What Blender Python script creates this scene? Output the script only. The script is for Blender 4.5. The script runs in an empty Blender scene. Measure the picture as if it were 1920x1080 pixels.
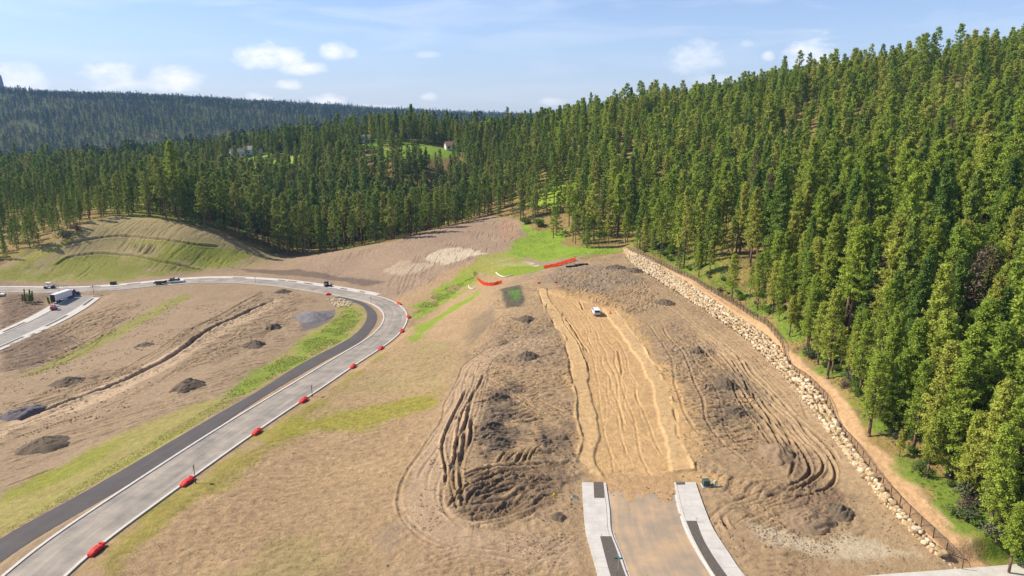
import bpy, math, random
import numpy as np
R = math.radians
random.seed(7); rng = np.random.default_rng(7)
sc = bpy.context.scene
COL = sc.collection

# ---------------------------------------------------------------- camera
CAMH = 52.0; PITCH = 14.65; FPX = 1281.0
cam = bpy.data.objects.new("camera", bpy.data.cameras.new("camera")); COL.objects.link(cam)
cam.location = (0, 0, CAMH); cam.rotation_euler = (R(90 - PITCH), 0, 0)
cam.data.sensor_width = 36; cam.data.lens = 36 * FPX / 1920
cam.data.clip_start = 1; cam.data.clip_end = 9000
sc.camera = cam

# ---------------------------------------------------------------- light
SUN_EL, SUN_AZ = 41.0, -76.0          # azimuth clockwise from +Y (the view direction)
EXPOSURE = 0.50
sc.view_settings.view_transform = 'Standard'; sc.view_settings.look = 'None'
sc.view_settings.exposure = EXPOSURE; sc.view_settings.gamma = 1
sc.cycles.use_denoising = True
sc.cycles.max_bounces = 5; sc.cycles.diffuse_bounces = 3; sc.cycles.transparent_max_bounces = 8
sc.cycles.volume_bounces = 0
sun = bpy.data.objects.new("sun", bpy.data.lights.new("sun", 'SUN')); COL.objects.link(sun)
sun.data.energy = 4.8; sun.data.angle = R(0.53); sun.data.color = (1.0, 0.92, 0.78)
sun.rotation_euler = (R(90 - SUN_EL), 0, R(-SUN_AZ + 180)); sun.location = (-200, 60, 300)

world = bpy.data.worlds.new("World"); sc.world = world; world.use_nodes = True
wt = world.node_tree; wt.nodes.clear()
def N(t, typ, **kw):
    n = t.nodes.new(typ)
    for k, v in kw.items(): setattr(n, k, v)
    return n
def lk(t, a, b): t.links.new(a, b)
def MA(t, op, a, b=None, c=None, clamp=False):
    n = N(t, 'ShaderNodeMath', operation=op); n.use_clamp = clamp
    for i, q in enumerate((a, b, c)):
        if q is None: continue
        if isinstance(q, (int, float)): n.inputs[i].default_value = q
        else: lk(t, q, n.inputs[i])
    return n.outputs[0]
def px_dir(u, v):
    p = R(PITCH); a = (u - 960) / FPX; b = -(v - 540) / FPX
    d = np.array([a, math.cos(p) + b * math.sin(p), -math.sin(p) + b * math.cos(p)])
    return d / np.linalg.norm(d)
sky = N(wt, 'ShaderNodeTexSky', sky_type='NISHITA'); sky.sun_disc = False
sky.sun_elevation = R(SUN_EL); sky.sun_rotation = R(SUN_AZ); sky.altitude = 300
sky.air_density = 1.0; sky.dust_density = 0.6; sky.ozone_density = 1.6
tc = N(wt, 'ShaderNodeTexCoord'); sx = N(wt, 'ShaderNodeSeparateXYZ'); lk(wt, tc.outputs['Generated'], sx.inputs[0])
az = MA(wt, 'ARCTAN2', sx.outputs[0], sx.outputs[1]); el = MA(wt, 'ARCSINE', sx.outputs[2])
cn = N(wt, 'ShaderNodeTexNoise'); cn.inputs['Scale'].default_value = 34; cn.inputs['Detail'].default_value = 7
cn.inputs['Roughness'].default_value = 0.58; cn.inputs['Distortion'].default_value = 0.15
mpn = N(wt, 'ShaderNodeMapping'); mpn.inputs['Scale'].default_value = (1, 1, 1.9)
lk(wt, tc.outputs['Generated'], mpn.inputs[0]); lk(wt, mpn.outputs[0], cn.inputs['Vector'])
nz = MA(wt, 'MULTIPLY', MA(wt, 'SUBTRACT', cn.outputs[0], 0.5), 2.6)
# cumulus puffs: centre px, half width px, height above, depth below, strength
PUFFS = [(38,158,62,34,16,1.),(215,158,62,44,14,1.),(330,155,62,34,16,1.),(505,112,82,34,22,1.),(560,128,60,14,12,.9),
         (630,98,40,20,14,.85),(541,161,28,12,9,.9),(485,187,34,14,9,.7),(612,188,44,14,8,.7),(700,204,60,8,6,.5),(805,183,20,9,7,.55),
         (1300,118,62,46,22,.62),(1402,83,16,9,7,.5),(1520,112,62,46,26,1.),(1440,108,14,12,8,.6),(800,103,30,8,6,.35),
         (185,110,24,10,8,.35),(1040,190,34,9,8,.45),(1340,150,60,12,9,.35)]
tot = None
for (u, v, w, up, dn, s) in PUFFS:
    c = px_dir(u, v); a0 = math.atan2(c[0], c[1]); e0 = math.asin(c[2])
    l = px_dir(u + w, v); ra = abs(math.atan2(l[0], l[1]) - a0)
    dx = MA(wt, 'DIVIDE', MA(wt, 'SUBTRACT', az, a0), ra)
    dy = MA(wt, 'SUBTRACT', el, e0)
    dyu = MA(wt, 'DIVIDE', MA(wt, 'MAXIMUM', dy, 0.0), up / FPX)
    dyd = MA(wt, 'DIVIDE', MA(wt, 'MINIMUM', dy, 0.0), dn / FPX)
    q = MA(wt, 'ADD', MA(wt, 'POWER', MA(wt, 'ABSOLUTE', dx), 2.0), MA(wt, 'ADD', MA(wt, 'MULTIPLY', dyu, dyu), MA(wt, 'MULTIPLY', dyd, dyd)))
    f = MA(wt, 'ADD', MA(wt, 'SUBTRACT', 0.92, q), nz)
    f = MA(wt, 'MULTIPLY', MA(wt, 'SMOOTH_MIN', MA(wt, 'MULTIPLY', MA(wt, 'MAXIMUM', f, 0.0), 0.72), 1.0, 0.35), s)
    inside = MA(wt, 'LESS_THAN', q, 3.0); f = MA(wt, 'MULTIPLY', f, inside)
    tot = f if tot is None else MA(wt, 'MAXIMUM', tot, f)
# thin cirrus streaks
ci = N(wt, 'ShaderNodeTexNoise'); ci.inputs['Scale'].default_value = 5; ci.inputs['Detail'].default_value = 6
ci.inputs['Roughness'].default_value = 0.55; ci.inputs['Distortion'].default_value = 0.5
cm = N(wt, 'ShaderNodeMapping'); cm.inputs['Scale'].default_value = (1, 1, 7); cm.inputs['Rotation'].default_value = (0, R(6), 0)
lk(wt, tc.outputs['Generated'], cm.inputs[0]); lk(wt, cm.outputs[0], ci.inputs['Vector'])
cir = MA(wt, 'MULTIPLY', MA(wt, 'SUBTRACT', ci.outputs[0], 0.48), 1.5, clamp=True)
cir = MA(wt, 'MULTIPLY', cir, MA(wt, 'MULTIPLY', MA(wt, 'ADD', el, 0.02), 4.0, clamp=True))
tot = MA(wt, 'MAXIMUM', MA(wt, 'MULTIPLY', tot, 0.93), cir)
# pale air near the horizon
hz = MA(wt, 'POWER', MA(wt, 'SUBTRACT', 1.0, MA(wt, 'MULTIPLY', MA(wt, 'ABSOLUTE', el), 2.2, clamp=True)), 2.5)
skc = N(wt, 'ShaderNodeMix', data_type='RGBA', blend_type='MULTIPLY'); skc.inputs[0].default_value = 1.0
skc.inputs[7].default_value = (0.82, 0.97, 1.27, 1)
lk(wt, sky.outputs[0], skc.inputs[6])
m0 = N(wt, 'ShaderNodeMix', data_type='RGBA'); lk(wt, MA(wt, 'MULTIPLY', hz, 0.5), m0.inputs[0]); lk(wt, skc.outputs[2], m0.inputs[6])
m0.inputs[7].default_value = (7.0, 7.7, 9.2, 1)
m1 = N(wt, 'ShaderNodeMix', data_type='RGBA'); lk(wt, tot, m1.inputs[0]); lk(wt, m0.outputs[2], m1.inputs[6])
m1.inputs[7].default_value = (11.5, 11.0, 10.6, 1)
bg = N(wt, 'ShaderNodeBackground'); bg.inputs[1].default_value = 0.087; lk(wt, m1.outputs[2], bg.inputs[0])
wo = N(wt, 'ShaderNodeOutputWorld'); lk(wt, bg.outputs[0], wo.inputs[0])

# ---------------------------------------------------------------- small maths
def g(u, v, z):
    d = px_dir(u, v); t = (z - CAMH) / d[2]
    return np.array([d[0] * t, d[1] * t, z])
def proj(P):
    P = np.atleast_2d(P); p = R(PITCH); y = P[:, 1]; z = P[:, 2] - CAMH
    dep = y * math.cos(p) - z * math.sin(p); up = y * math.sin(p) + z * math.cos(p)
    dd = np.where(dep > 1, dep, 1)
    return 960 + FPX * P[:, 0] / dd, 540 - FPX * up / dd, dep
def lin(r, gg, b): return tuple(((c / 255 / 12.92) if c <= 10 else ((c / 255 + .055) / 1.055) ** 2.4) for c in (r, gg, b))
def ss(a, b, x): t = np.clip((x - a) / (b - a), 0, 1); return t * t * (3 - 2 * t)
TAB = np.random.default_rng(3).random((256, 256))
def vnoise(x, y, s, seed=0):
    x = x / s + seed * 17.3; y = y / s + seed * 9.1
    xi = np.floor(x).astype(int); yi = np.floor(y).astype(int); fx = x - xi; fy = y - yi
    fx = fx * fx * (3 - 2 * fx); fy = fy * fy * (3 - 2 * fy)
    a = TAB[xi & 255, yi & 255]; b = TAB[(xi + 1) & 255, yi & 255]; c = TAB[xi & 255, (yi + 1) & 255]; d = TAB[(xi + 1) & 255, (yi + 1) & 255]
    return (a * (1 - fx) + b * fx) * (1 - fy) + (c * (1 - fx) + d * fx) * fy
def fbm(x, y, s, o=4, seed=0, r=0.5):
    t = 0; a = 1; n = 0
    for k in range(o): t = t + a * vnoise(x, y, s, seed + k * 3); n += a; a *= r; s /= 2.03
    return t / n
def crom(P, step):
    P = np.asarray(P, float)
    if len(P) < 3:
        L = np.linalg.norm(P[-1] - P[0]); n = max(2, int(L / step)); t = np.linspace(0, 1, n)[:, None]; return P[0] * (1 - t) + P[-1] * t
    Q = np.vstack([2 * P[0] - P[1], P, 2 * P[-1] - P[-2]]); out = []
    for i in range(1, len(Q) - 2):
        p0, p1, p2, p3 = Q[i - 1:i + 3]; n = max(1, int(np.linalg.norm(p2 - p1) / step))
        t = (np.arange(n) / n)[:, None]
        out.append(0.5 * ((2 * p1) + (-p0 + p2) * t + (2 * p0 - 5 * p1 + 4 * p2 - p3) * t ** 2 + (-p0 + 3 * p1 - 3 * p2 + p3) * t ** 3))
    out.append(P[-1:]); return np.vstack(out)
def resample(P, n):
    P = np.asarray(P, float); s = np.r_[0, np.cumsum(np.linalg.norm(np.diff(P[:, :2], axis=0), axis=1))]
    t = np.linspace(0, s[-1], n); return np.stack([np.interp(t, s, P[:, k]) for k in range(P.shape[1])], 1)
def smooth(P, k=3):
    P = P.copy()
    for _ in range(k): P[1:-1] = (P[:-2] + 2 * P[1:-1] + P[2:]) / 4
    return P

# ---------------------------------------------------------------- terrain: height from surveyed points
CP = []
def cp(u, v, z): CP.append(g(u, v, z))
def cw(x, y, z): CP.append(np.array([x, y, z], float))
# main road (left edge px, right edge px, height)
ROADP = [((-75,1130),(60,1170),-1.2),((50,1040),(158,1042),-1.3),((130,988),(243,977),-1.5),((200,940),(305,934),-1.7),((300,873),(395,870),-2.1),((388,815),(475,815),-2.8),
         ((467,767),(545,766),-3.8),((547,720),(615,720),-5.2),((605,684),(663,687),-6.8),((655,655),(712,655),-8.6),((692,632),(744,632),-10.2),
         ((716,608),(762,608),-11.6),((721,590),(764,592),-12.3),((711,577),(754,575),-12.8),((690,566),(722,558),-13.2),((660,559),(680,550),-13.4),
         ((610,550),(626,541),-13.6),((563,544),(575,532),-13.8),((520,538),(528,526),-13.9),((467,533),(462,522),-14),((400,530),(396,521),-14.1),
         ((347,532),(342,524),-14.3),((267,540),(262,531),-14.9),((200,546),(195,538),-15.6),((100,549),(98,540),-16.3),((0,548),(0,538),-16.8),((-160,552),(-160,541),-17.5)]
ROADC = []
for a, b, z in ROADP:
    A = g(*a, z); B = g(*b, z); ROADC.append((A + B) / 2)
ROADC = smooth(resample(crom(ROADC, 3), 170), 10)
for q in ROADC[::6]: CP.append(q)
SIDEP = [(-70,668,-19.3),(-15,645,-19),(48,617,-18.6),(88,598,-18.2),(122,579,-17.6),(148,561,-16.8),(168,549,-16.1)]
SIDEC = smooth(resample(crom([g(*q) for q in SIDEP], 3), 60), 4)
for q in SIDEC[:-8:8]: CP.append(q)
# pad
for u, v in [(1100,503),(1035,515),(1180,505),(950,600),(1030,620),(895,690),(865,760),(1000,740),(835,830),(1000,850),(795,900),(790,990),(860,1050),(1000,1090),(1100,1000),
             (1100,800),(1100,650),(1200,900),(1200,700),(1200,560),(1350,750),(1400,900),(1500,960),(1600,1010),(1280,600),(1400,1080),(1600,1080),(1750,1090),(880,1150),(1200,1200),(1600,1250),(930,550),(1300,700),(980,1000)]:
    cp(u, v, 0.0)
for u, v, z in [(400,1080,-.9),(600,1000,-.8),(650,900,-1.6),(740,800,-1.8),(760,720,-3.8),(820,680,-3.2),(840,620,-5.2),(880,570,-4),(300,1120,-1.0),(700,760,-3.6),(600,820,-2.6)]: cp(u, v, z)
# gully with green grass, dirt hill
for u, v, z in [(790,610,-12),(830,580,-11),(860,552,-9.5),(900,538,-6),(900,505,-6.5),(940,505,-4.5),(990,490,-3.4),(1000,455,-2.6),(1050,440,-1),(1100,470,-.6),(1060,478,-1.4),(1140,478,0),
                (905,407,-.5),(960,420,-.6),(830,430,-2.6),(730,456,-6),(640,474,-10),(575,484,-13),(560,505,-14),(640,515,-13.4),(700,532,-13),(745,548,-12.6),(760,490,-8.2),
                (850,485,-6.4),(880,450,-3.6),(680,490,-11),(800,460,-5),(940,450,-2.2),(800,530,-10.2),(540,482,-15)]: cp(u, v, z)
# mound on the left
for u, v, z in [(230,405,3.6),(180,415,2.6),(290,412,3.0),(130,440,-1),(60,470,-7),(0,503,-12),(340,428,0),(400,442,-3.6),(460,462,-9),(515,480,-14),(0,530,-15.8),(100,527,-15.4),(230,523,-15),(350,512,-14.6),
                (450,503,-14.4),(230,462,-6),(110,485,-9.5),(330,470,-7),(400,480,-10.5),(160,505,-12.6),(300,500,-12),(-100,530,-17),(-120,500,-14)]: cp(u, v, z)
# left dirt field
for u, v, z in [(0,700,-13.5),(0,780,-11),(0,860,-7.5),(0,930,-4.6),(80,950,-3.4),(200,860,-4.2),(300,800,-4.6),(200,740,-8),(300,700,-8.4),(420,700,-6.2),(450,620,-11),(550,580,-12.6),(400,560,-14.3),(250,590,-15.6),
                (150,640,-15.4),(600,600,-12.6),(640,595,-13),(560,640,-10.4),(500,690,-7.2),(300,620,-13.6),(100,700,-12.6),(0,580,-18),(-120,800,-11),(-150,620,-18),(-200,1000,-4),(60,565,-17.2),(-100,900,-7)]: cp(u, v, z)
# rock wall and hillside
WBASE = [(1170,468),(1184,493),(1241,530),(1323,583),(1388,627),(1445,680),(1486,725),(1527,778),(1567,831),(1600,878),(1628,910),(1660,946),(1702,992),(1737,1027),(1773,1057)]
WTOP = [(1174,466),(1221,491),(1303,540),(1364,581),(1425,621),(1461,654),(1486,688),(1527,723),(1555,764),(1580,806),(1624,866),(1650,905),(1678,941),(1723,992),(1765,1032),(1792,1054)]
WB = resample(crom([g(u, v, 0.0) for u, v in WBASE], 2), 260)
zt = [1.1,1.6,2.3,2.7,3.0,3.1,3.1,3.1,3.0,2.9,2.7,2.5,2.1,1.6,1.1,.8]
WT = resample(crom([g(u, v, z) for (u, v), z in zip(WTOP, zt)], 2), 260)
for q in WB[::8]: CP.append(q)
WHT = np.interp(np.linspace(0, 1, 260), np.linspace(0, 1, len(zt)), zt)
FENP = [(1176,466),(1262,511),(1364,566),(1425,610),(1461,642),(1480,676),(1518,711),(1551,749),(1570,785),(1600,823),(1632,865),(1670,911),(1713,960),(1748,999),(1780,1034),(1806,1056)]
FN = resample(crom([g(u, v, z + .15) for (u, v), z in zip(FENP, zt)], 2), 260)
for q, h_ in list(zip(FN, WHT))[::10]: CP.append(q - [0, 0, h_])
for x, y, z in [(62,75,2.2),(64,110,3.8),(62,150,4.6),(60,200,4.4),(52,255,3.0),(75,75,4),(80,110,7),(80,160,9.5),(75,220,9),(60,290,6),(105,90,9),(110,140,15),(110,200,17),(95,260,17),(75,330,16),
                (140,110,17),(160,180,29),(150,250,33),(130,320,34),(110,400,36),(210,150,34),(220,230,48),(210,320,56),(170,400,60),(290,200,57),(300,300,72),(290,390,78),(400,300,94),(420,420,96),(520,300,100),
                (110,470,48),(52,490,41),(0,600,26),(60,600,34),(300,520,62),(200,560,50),(500,600,80),(700,500,90),(20,330,8.5),(25,296,2.2),(8,380,12),(30,420,24),(-10,450,15),
                (150,60,14),(80,40,3),(250,60,40),(80,-40,3),(300,-50,50),(600,0,90),(-10,520,20),(40,545,33)]: cw(x, y, z)
# ravine forest, knoll with houses, valley and far hills
for x, y, z in [(-30,390,-10),(-60,430,-17),(-110,400,-20),(-150,390,-17),(-30,455,-6),(-75,505,22),(-85,560,30),(-130,565,27),(-72,480,14),(-45,600,25),(-60,650,24),(-140,470,-6),(-190,560,10),(-235,600,14),(-190,518,-8),(-230,480,-12),
                (-190,365,2),(-240,400,2),(-200,440,-4),(-330,430,-5),(-300,520,-8),(-420,520,-6),(-420,680,-5),(-260,700,6),(-600,700,-16),(-250,330,-8),(-340,330,-12),(-330,260,-18),(-420,200,-20),
                (-100,750,8),(60,800,22),(-500,950,-30),(-900,1100,-44),(-200,1000,-20),(100,1000,0),(-1100,1350,-28),(-700,1300,-40),(-300,1350,-30),(0,1300,-20),(-1150,1750,34),(-1350,2000,78),(-1000,2050,70),
                (-700,1750,8),(-650,2150,46),(-350,2300,31),(-1500,2020,96),(-100,2400,26),(100,2400,20),(-350,1800,-6),(-50,1800,-10),(-700,2700,55),(-200,2900,24),(300,2800,20),(-1800,2600,90),(-1500,1500,30),(-2200,1800,90),
                (500,1500,30),(900,1000,80),(1500,1500,60),(1500,2800,40),(2400,600,60),(-2900,3000,90),(2500,3200,40),(0,3500,15),(-1800,600,-30),(-3000,500,-20),(-800,300,-25),(-900,-140,-20),(0,-140,-1),(-250,100,-9),(-250,0,-6),(-100,0,-2),(0,20,0),(60,20,1)]: cw(x, y, z)
CP = np.array(CP)
CC = 5.0
def kern(r2): return np.sqrt(r2 + CC * CC)
n = len(CP); XY = CP[:, :2] / 100.0
K = -kern(((CP[:, None, :2] - CP[None, :, :2]) ** 2).sum(2)) / 100 ; K += np.eye(n) * 0.012
Pm = np.c_[np.ones(n), XY]
Amat = np.block([[K, Pm], [Pm.T, np.zeros((3, 3))]])
sol = np.linalg.solve(Amat, np.r_[CP[:, 2], 0, 0, 0]); WGT = sol[:n]; PC = sol[n:]
def rbf(x, y):
    x = np.asarray(x, float); sh = x.shape; x = x.ravel(); y = np.asarray(y, float).ravel(); out = np.empty(len(x))
    for i in range(0, len(x), 20000):
        s = slice(i, i + 20000)
        r2 = (x[s, None] - CP[None, :, 0]) ** 2 + (y[s, None] - CP[None, :, 1]) ** 2
        out[s] = -kern(r2) @ WGT / 100 + PC[0] + PC[1] * x[s] / 100 + PC[2] * y[s] / 100
    return out.reshape(sh)
def grow(a, b, s0, f):
    out = [a]; s = s0; sg = 1 if b > a else -1
    while (b - out[-1]) * sg > 0: out.append(out[-1] + sg * s); s *= f
    return out[1:]
GX = np.array(sorted(grow(-190, -3100, .45, 1.055) + list(np.arange(-190, -42, .4)) + list(np.arange(-42, 66, .2)) + list(np.arange(66, 100, .5)) + grow(99.5, 2600, .6, 1.055)))
GY = np.array(sorted(grow(58, -140, .5, 1.12) + list(np.arange(58, 130, .2)) + list(np.arange(130, 200, .3)) + list(np.arange(200, 330, .5)) + grow(329.5, 3600, .6, 1.04)))
nx, ny = len(GX), len(GY)
MX, MY = np.meshgrid(GX, GY, indexing='ij')
# evaluate on every third line, then interpolate (the surface is smooth)
cx = GX[::3] if (nx - 1) % 3 == 0 else np.r_[GX[::3], GX[-1]]
cy = GY[::3] if (ny - 1) % 3 == 0 else np.r_[GY[::3], GY[-1]]
HC = rbf(*np.meshgrid(cx, cy, indexing='ij'))
def bil(gx, gy, A, x, y):
    i = np.clip(np.searchsorted(gx, x) - 1, 0, len(gx) - 2); j = np.clip(np.searchsorted(gy, y) - 1, 0, len(gy) - 2)
    fx = np.clip((x - gx[i]) / (gx[i + 1] - gx[i]), 0, 1); fy = np.clip((y - gy[j]) / (gy[j + 1] - gy[j]), 0, 1)
    return (A[i, j] * (1 - fx) + A[i + 1, j] * fx) * (1 - fy) + (A[i, j + 1] * (1 - fx) + A[i + 1, j + 1] * fx) * fy
H = bil(cx, cy, HC, MX, MY)
def wall_rise():
    # the step held by the boulder wall: rises across the wall's own width, fades uphill
    P = np.c_[WB[:, :2], WHT]
    x0, x1, y0, y1 = 20, 140, 40, 300
    a = np.searchsorted(GX, x0); b = np.searchsorted(GX, x1); c = np.searchsorted(GY, y0); d = np.searchsorted(GY, y1)
    X = MX[a:b, c:d]; Y = MY[a:b, c:d]; Q = np.vstack([P[:1] + [-4.2 * .3, 9, -1.0], P, P[-1:] + [1.6, -30, -.6]])
    Wd = np.linalg.norm(WT[:, :2] - WB[:, :2], axis=1); Wd = np.r_[Wd[0], Wd, Wd[-1]]
    best = np.full(X.shape, 1e9); hh = np.zeros(X.shape); ww = np.ones(X.shape); sg = np.zeros(X.shape)
    for k in range(0, len(Q) - 1, 3):
        p, q = Q[k], Q[min(k + 3, len(Q) - 1)]; e = q[:2] - p[:2]; L2 = e @ e + 1e-9
        t = np.clip(((X - p[0]) * e[0] + (Y - p[1]) * e[1]) / L2, 0, 1); dx = X - p[0] - t * e[0]; dy = Y - p[1] - t * e[1]; dd = dx * dx + dy * dy
        w = dd < best; best[w] = dd[w]; hh[w] = (p[2] + t * (q[2] - p[2]))[w]; ww[w] = Wd[k]; sg[w] = np.sign(dx * -e[1] + dy * e[0])[w]
    ds = np.sqrt(best) * sg
    H[a:b, c:d] += hh * np.clip(ds / np.maximum(ww, .8), 0, 1) * (1 - ss(14, 34, ds))
    WALLD[a:b, c:d] = ds
WALLD = np.full(H.shape, -1e3)
wall_rise()
fo = ss(1250, 1600, MY) * ss(2600, 2200, MY); H += fo * ((fbm(MX, MY, 330, 3, 401) - .5) * 46)
def ground(x, y): return bil(GX, GY, H, np.asarray(x, float), np.asarray(y, float))
def hit(px):
    """pixels of the survey photo -> points on the ground"""
    px = np.atleast_2d(np.asarray(px, float)); D = np.array([px_dir(u, v) for u, v in px]); n = len(D)
    t = np.full(n, 55.0); done = np.zeros(n, bool)
    while not done.all() and t[~done].min() < 3600:
        st = 0.6 + t * .004
        p = D * (t + st)[:, None]; below = (p[:, 2] + CAMH) < ground(p[:, 0], p[:, 1])
        new = below & ~done; t = np.where(done | new, t, t + st); done |= new
    lo = t; hi = t + .6 + t * .004
    for _ in range(12):
        m = (lo + hi) / 2; p = D * m[:, None]; b = (p[:, 2] + CAMH) < ground(p[:, 0], p[:, 1])
        hi = np.where(b, m, hi); lo = np.where(b, lo, m)
    p = D * hi[:, None]; return np.c_[p[:, 0], p[:, 1], ground(p[:, 0], p[:, 1])]
def bbox(P, pad):
    i0 = max(np.searchsorted(GX, P[:, 0].min() - pad) - 1, 0); i1 = min(np.searchsorted(GX, P[:, 0].max() + pad) + 1, nx)
    j0 = max(np.searchsorted(GY, P[:, 1].min() - pad) - 1, 0); j1 = min(np.searchsorted(GY, P[:, 1].max() + pad) + 1, ny)
    return i0, i1, j0, j1
def near(P, rad):
    """distance, side and interpolated 3rd column / arc length of the nearest point of polyline P, on a grid window"""
    i0, i1, j0, j1 = bbox(P, rad); X = MX[i0:i1, j0:j1]; Y = MY[i0:i1, j0:j1]
    d = np.full(X.shape, 1e9); z = np.zeros(X.shape); s = np.zeros(X.shape); sd = np.ones(X.shape)
    cum = np.r_[0, np.cumsum(np.linalg.norm(np.diff(P[:, :2], axis=0), axis=1))]
    for k in range(len(P) - 1):
        a, b = P[k], P[k + 1]; seg = np.array([a, b]); m0, m1, n0, n1 = bbox(seg, rad)
        m0 -= i0; m1 -= i0; n0 -= j0; n1 -= j0
        if m1 <= m0 or n1 <= n0: continue
        x = X[m0:m1, n0:n1]; y = Y[m0:m1, n0:n1]; e = b[:2] - a[:2]; L2 = (e ** 2).sum() + 1e-9
        t = np.clip(((x - a[0]) * e[0] + (y - a[1]) * e[1]) / L2, 0, 1)
        dx = x - a[0] - t * e[0]; dy = y - a[1] - t * e[1]; dd = np.hypot(dx, dy)
        w = dd < d[m0:m1, n0:n1]
        d[m0:m1, n0:n1][w] = dd[w]; z[m0:m1, n0:n1][w] = (a[2] + t * (b[2] - a[2]))[w]
        s[m0:m1, n0:n1][w] = (cum[k] + t * (cum[k + 1] - cum[k]))[w]
        sd[m0:m1, n0:n1][w] = np.sign(dx * e[1] - dy * e[0])[w]
    return (slice(i0, i1), slice(j0, j1)), d, z, s, sd, cum[-1]
def poly_sd(P):
    """signed distance (inside > 0) to world polygon on a window"""
    P = np.asarray(P)[:, :2]; w, d, *_ = near(np.c_[np.vstack([P, P[:1]]), np.zeros(len(P) + 1)], 14)
    X = MX[w]; Y = MY[w]; ins = np.zeros(X.shape, bool); m = len(P)
    for k in range(m):
        x0, y0 = P[k]; x1, y1 = P[(k + 1) % m]
        if y0 == y1: continue
        c = ((y0 > Y) != (y1 > Y)) & (X < (x1 - x0) * (Y - y0) / (y1 - y0) + x0); ins ^= c
    d = np.minimum(d, 14); return w, np.where(ins, d, -d)

# ---------------------------------------------------------------- terrain: colours of the soil and cover, then roads, ruts and cuts
def L3(c, k=1.0): return np.array(lin(*c)) * k
KA = 0.90
Cb = np.empty((nx, ny, 3)); 
nf = fbm(MX, MY, 22, 4, 1); nf2 = fbm(MX, MY, 5, 4, 5); nfine = fbm(MX, MY, 1.3, 3, 9)
def mixc(base, c, m): return base * (1 - m[..., None]) + np.asarray(c) * m[..., None]
litter = L3((150,128,78), KA); fgrass = L3((122,130,50), KA); soil_f = L3((120,98,72), KA)
Cb[:] = litter; Cb = mixc(Cb, fgrass, ss(.42, .62, nf * .6 + nf2 * .4)); Cb = mixc(Cb, soil_f, ss(.55, .7, nf2) * .7)
fw = ss(420, 700, MY) * .8; Cb = mixc(Cb, L3((70,84,40), KA), fw)
ROUGH = np.full((nx, ny), .10)     # amplitude of lumps
def paint(px, c, soft=1.0, amp=2.0, op=1.0, world=False, sc_=5.0, patch=None, rough=None, seed=0):
    P = np.asarray(px, float) if world else hit(px)
    w, sd = poly_sd(P); X = MX[w]; Y = MY[w]
    m = ss(-soft, soft, sd + (fbm(X, Y, sc_, 4, 11 + seed) - .5) * 2 * amp) * op
    if patch is not None: m = m * ss(patch[0], patch[1], fbm(X, Y, patch[2], 4, 21 + seed))
    Cb[w] = mixc(Cb[w], L3(c, KA), m)
    if rough is not None: ROUGH[w] = ROUGH[w] * (1 - m) + rough * m
    return w, m
SITE = [(-260,500),(0,497),(100,455),(150,425),(210,406),(300,411),(380,428),(450,456),(540,480),(620,472),(740,452),(850,423),(905,405),(985,414),(1000,430),(1055,452),(1065,466),(1176,464),
        (1262,503),(1330,540),(1400,580),(1455,625),(1500,676),(1560,720),(1606,780),(1618,815),(1690,880),(1730,930),(1790,980),(1880,1050),(1990,1140)]
SITEW = hit(SITE)[:, :2]
SITEW = np.vstack([SITEW, [[80, 20], [60, -60], [-300, -60], [-420, 150], [-420, 300]]])
paint(SITEW, (160,137,109), 1, 1, world=True, rough=.05)
# mound: tan strips with yellow green cover
MOUND = [(-200,512),(0,500),(100,457),(150,427),(210,407),(300,412),(380,430),(450,458),(540,482),(470,502),(350,513),(230,524),(100,528),(-200,533)]
paint(MOUND, (160,144,100), 1, 1, rough=.05)
paint([(-200,530),(-60,512),(60,502),(120,484),(190,477),(280,482),(350,497),(390,506),(350,513),(230,525),(100,529)], (136,136,64), 1.8, 3.5, .92, rough=.05, patch=(.2,.48,9))
paint([(0,510),(60,475),(120,450),(160,430),(130,455),(90,480),(30,505)], (150,148,60), 1.5, 2, .75)
paint([(300,470),(330,455),(430,462),(470,478),(440,497),(380,503),(330,490)], (138,142,60), 2, 3, .9)
paint([(150,458),(220,446),(300,452),(400,466),(300,460),(220,452)], (140,140,60), 1, 2, .6)
# dirt hill
HILL = [(555,486),(640,474),(740,454),(850,424),(905,406),(975,414),(985,440),(930,470),(880,492),(840,520),(780,545),(740,560),(700,548),(600,520),(560,508)]
paint(HILL, (160,136,112), 1, 1, rough=.06)
paint([(965,415),(980,440),(940,452),(930,430),(940,415)], (172,136,106), 2, 3, .5)
paint([(785,488),(820,470),(850,462),(885,466),(915,476),(880,482),(840,494)], (202,184,156), .9, 3, .9)
paint([(715,512),(750,490),(830,494),(790,506),(745,520)], (184,163,136), .9, 3, .85)
paint([(900,485),(960,480),(1020,498),(980,506),(915,500)], (200,188,172), .8, 3, .9, patch=(.35,.55,3))
paint([(430,500),(560,505),(660,522),(722,528),(690,536),(600,522),(480,512)], (112,96,84), 1, 2, .8)
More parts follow.
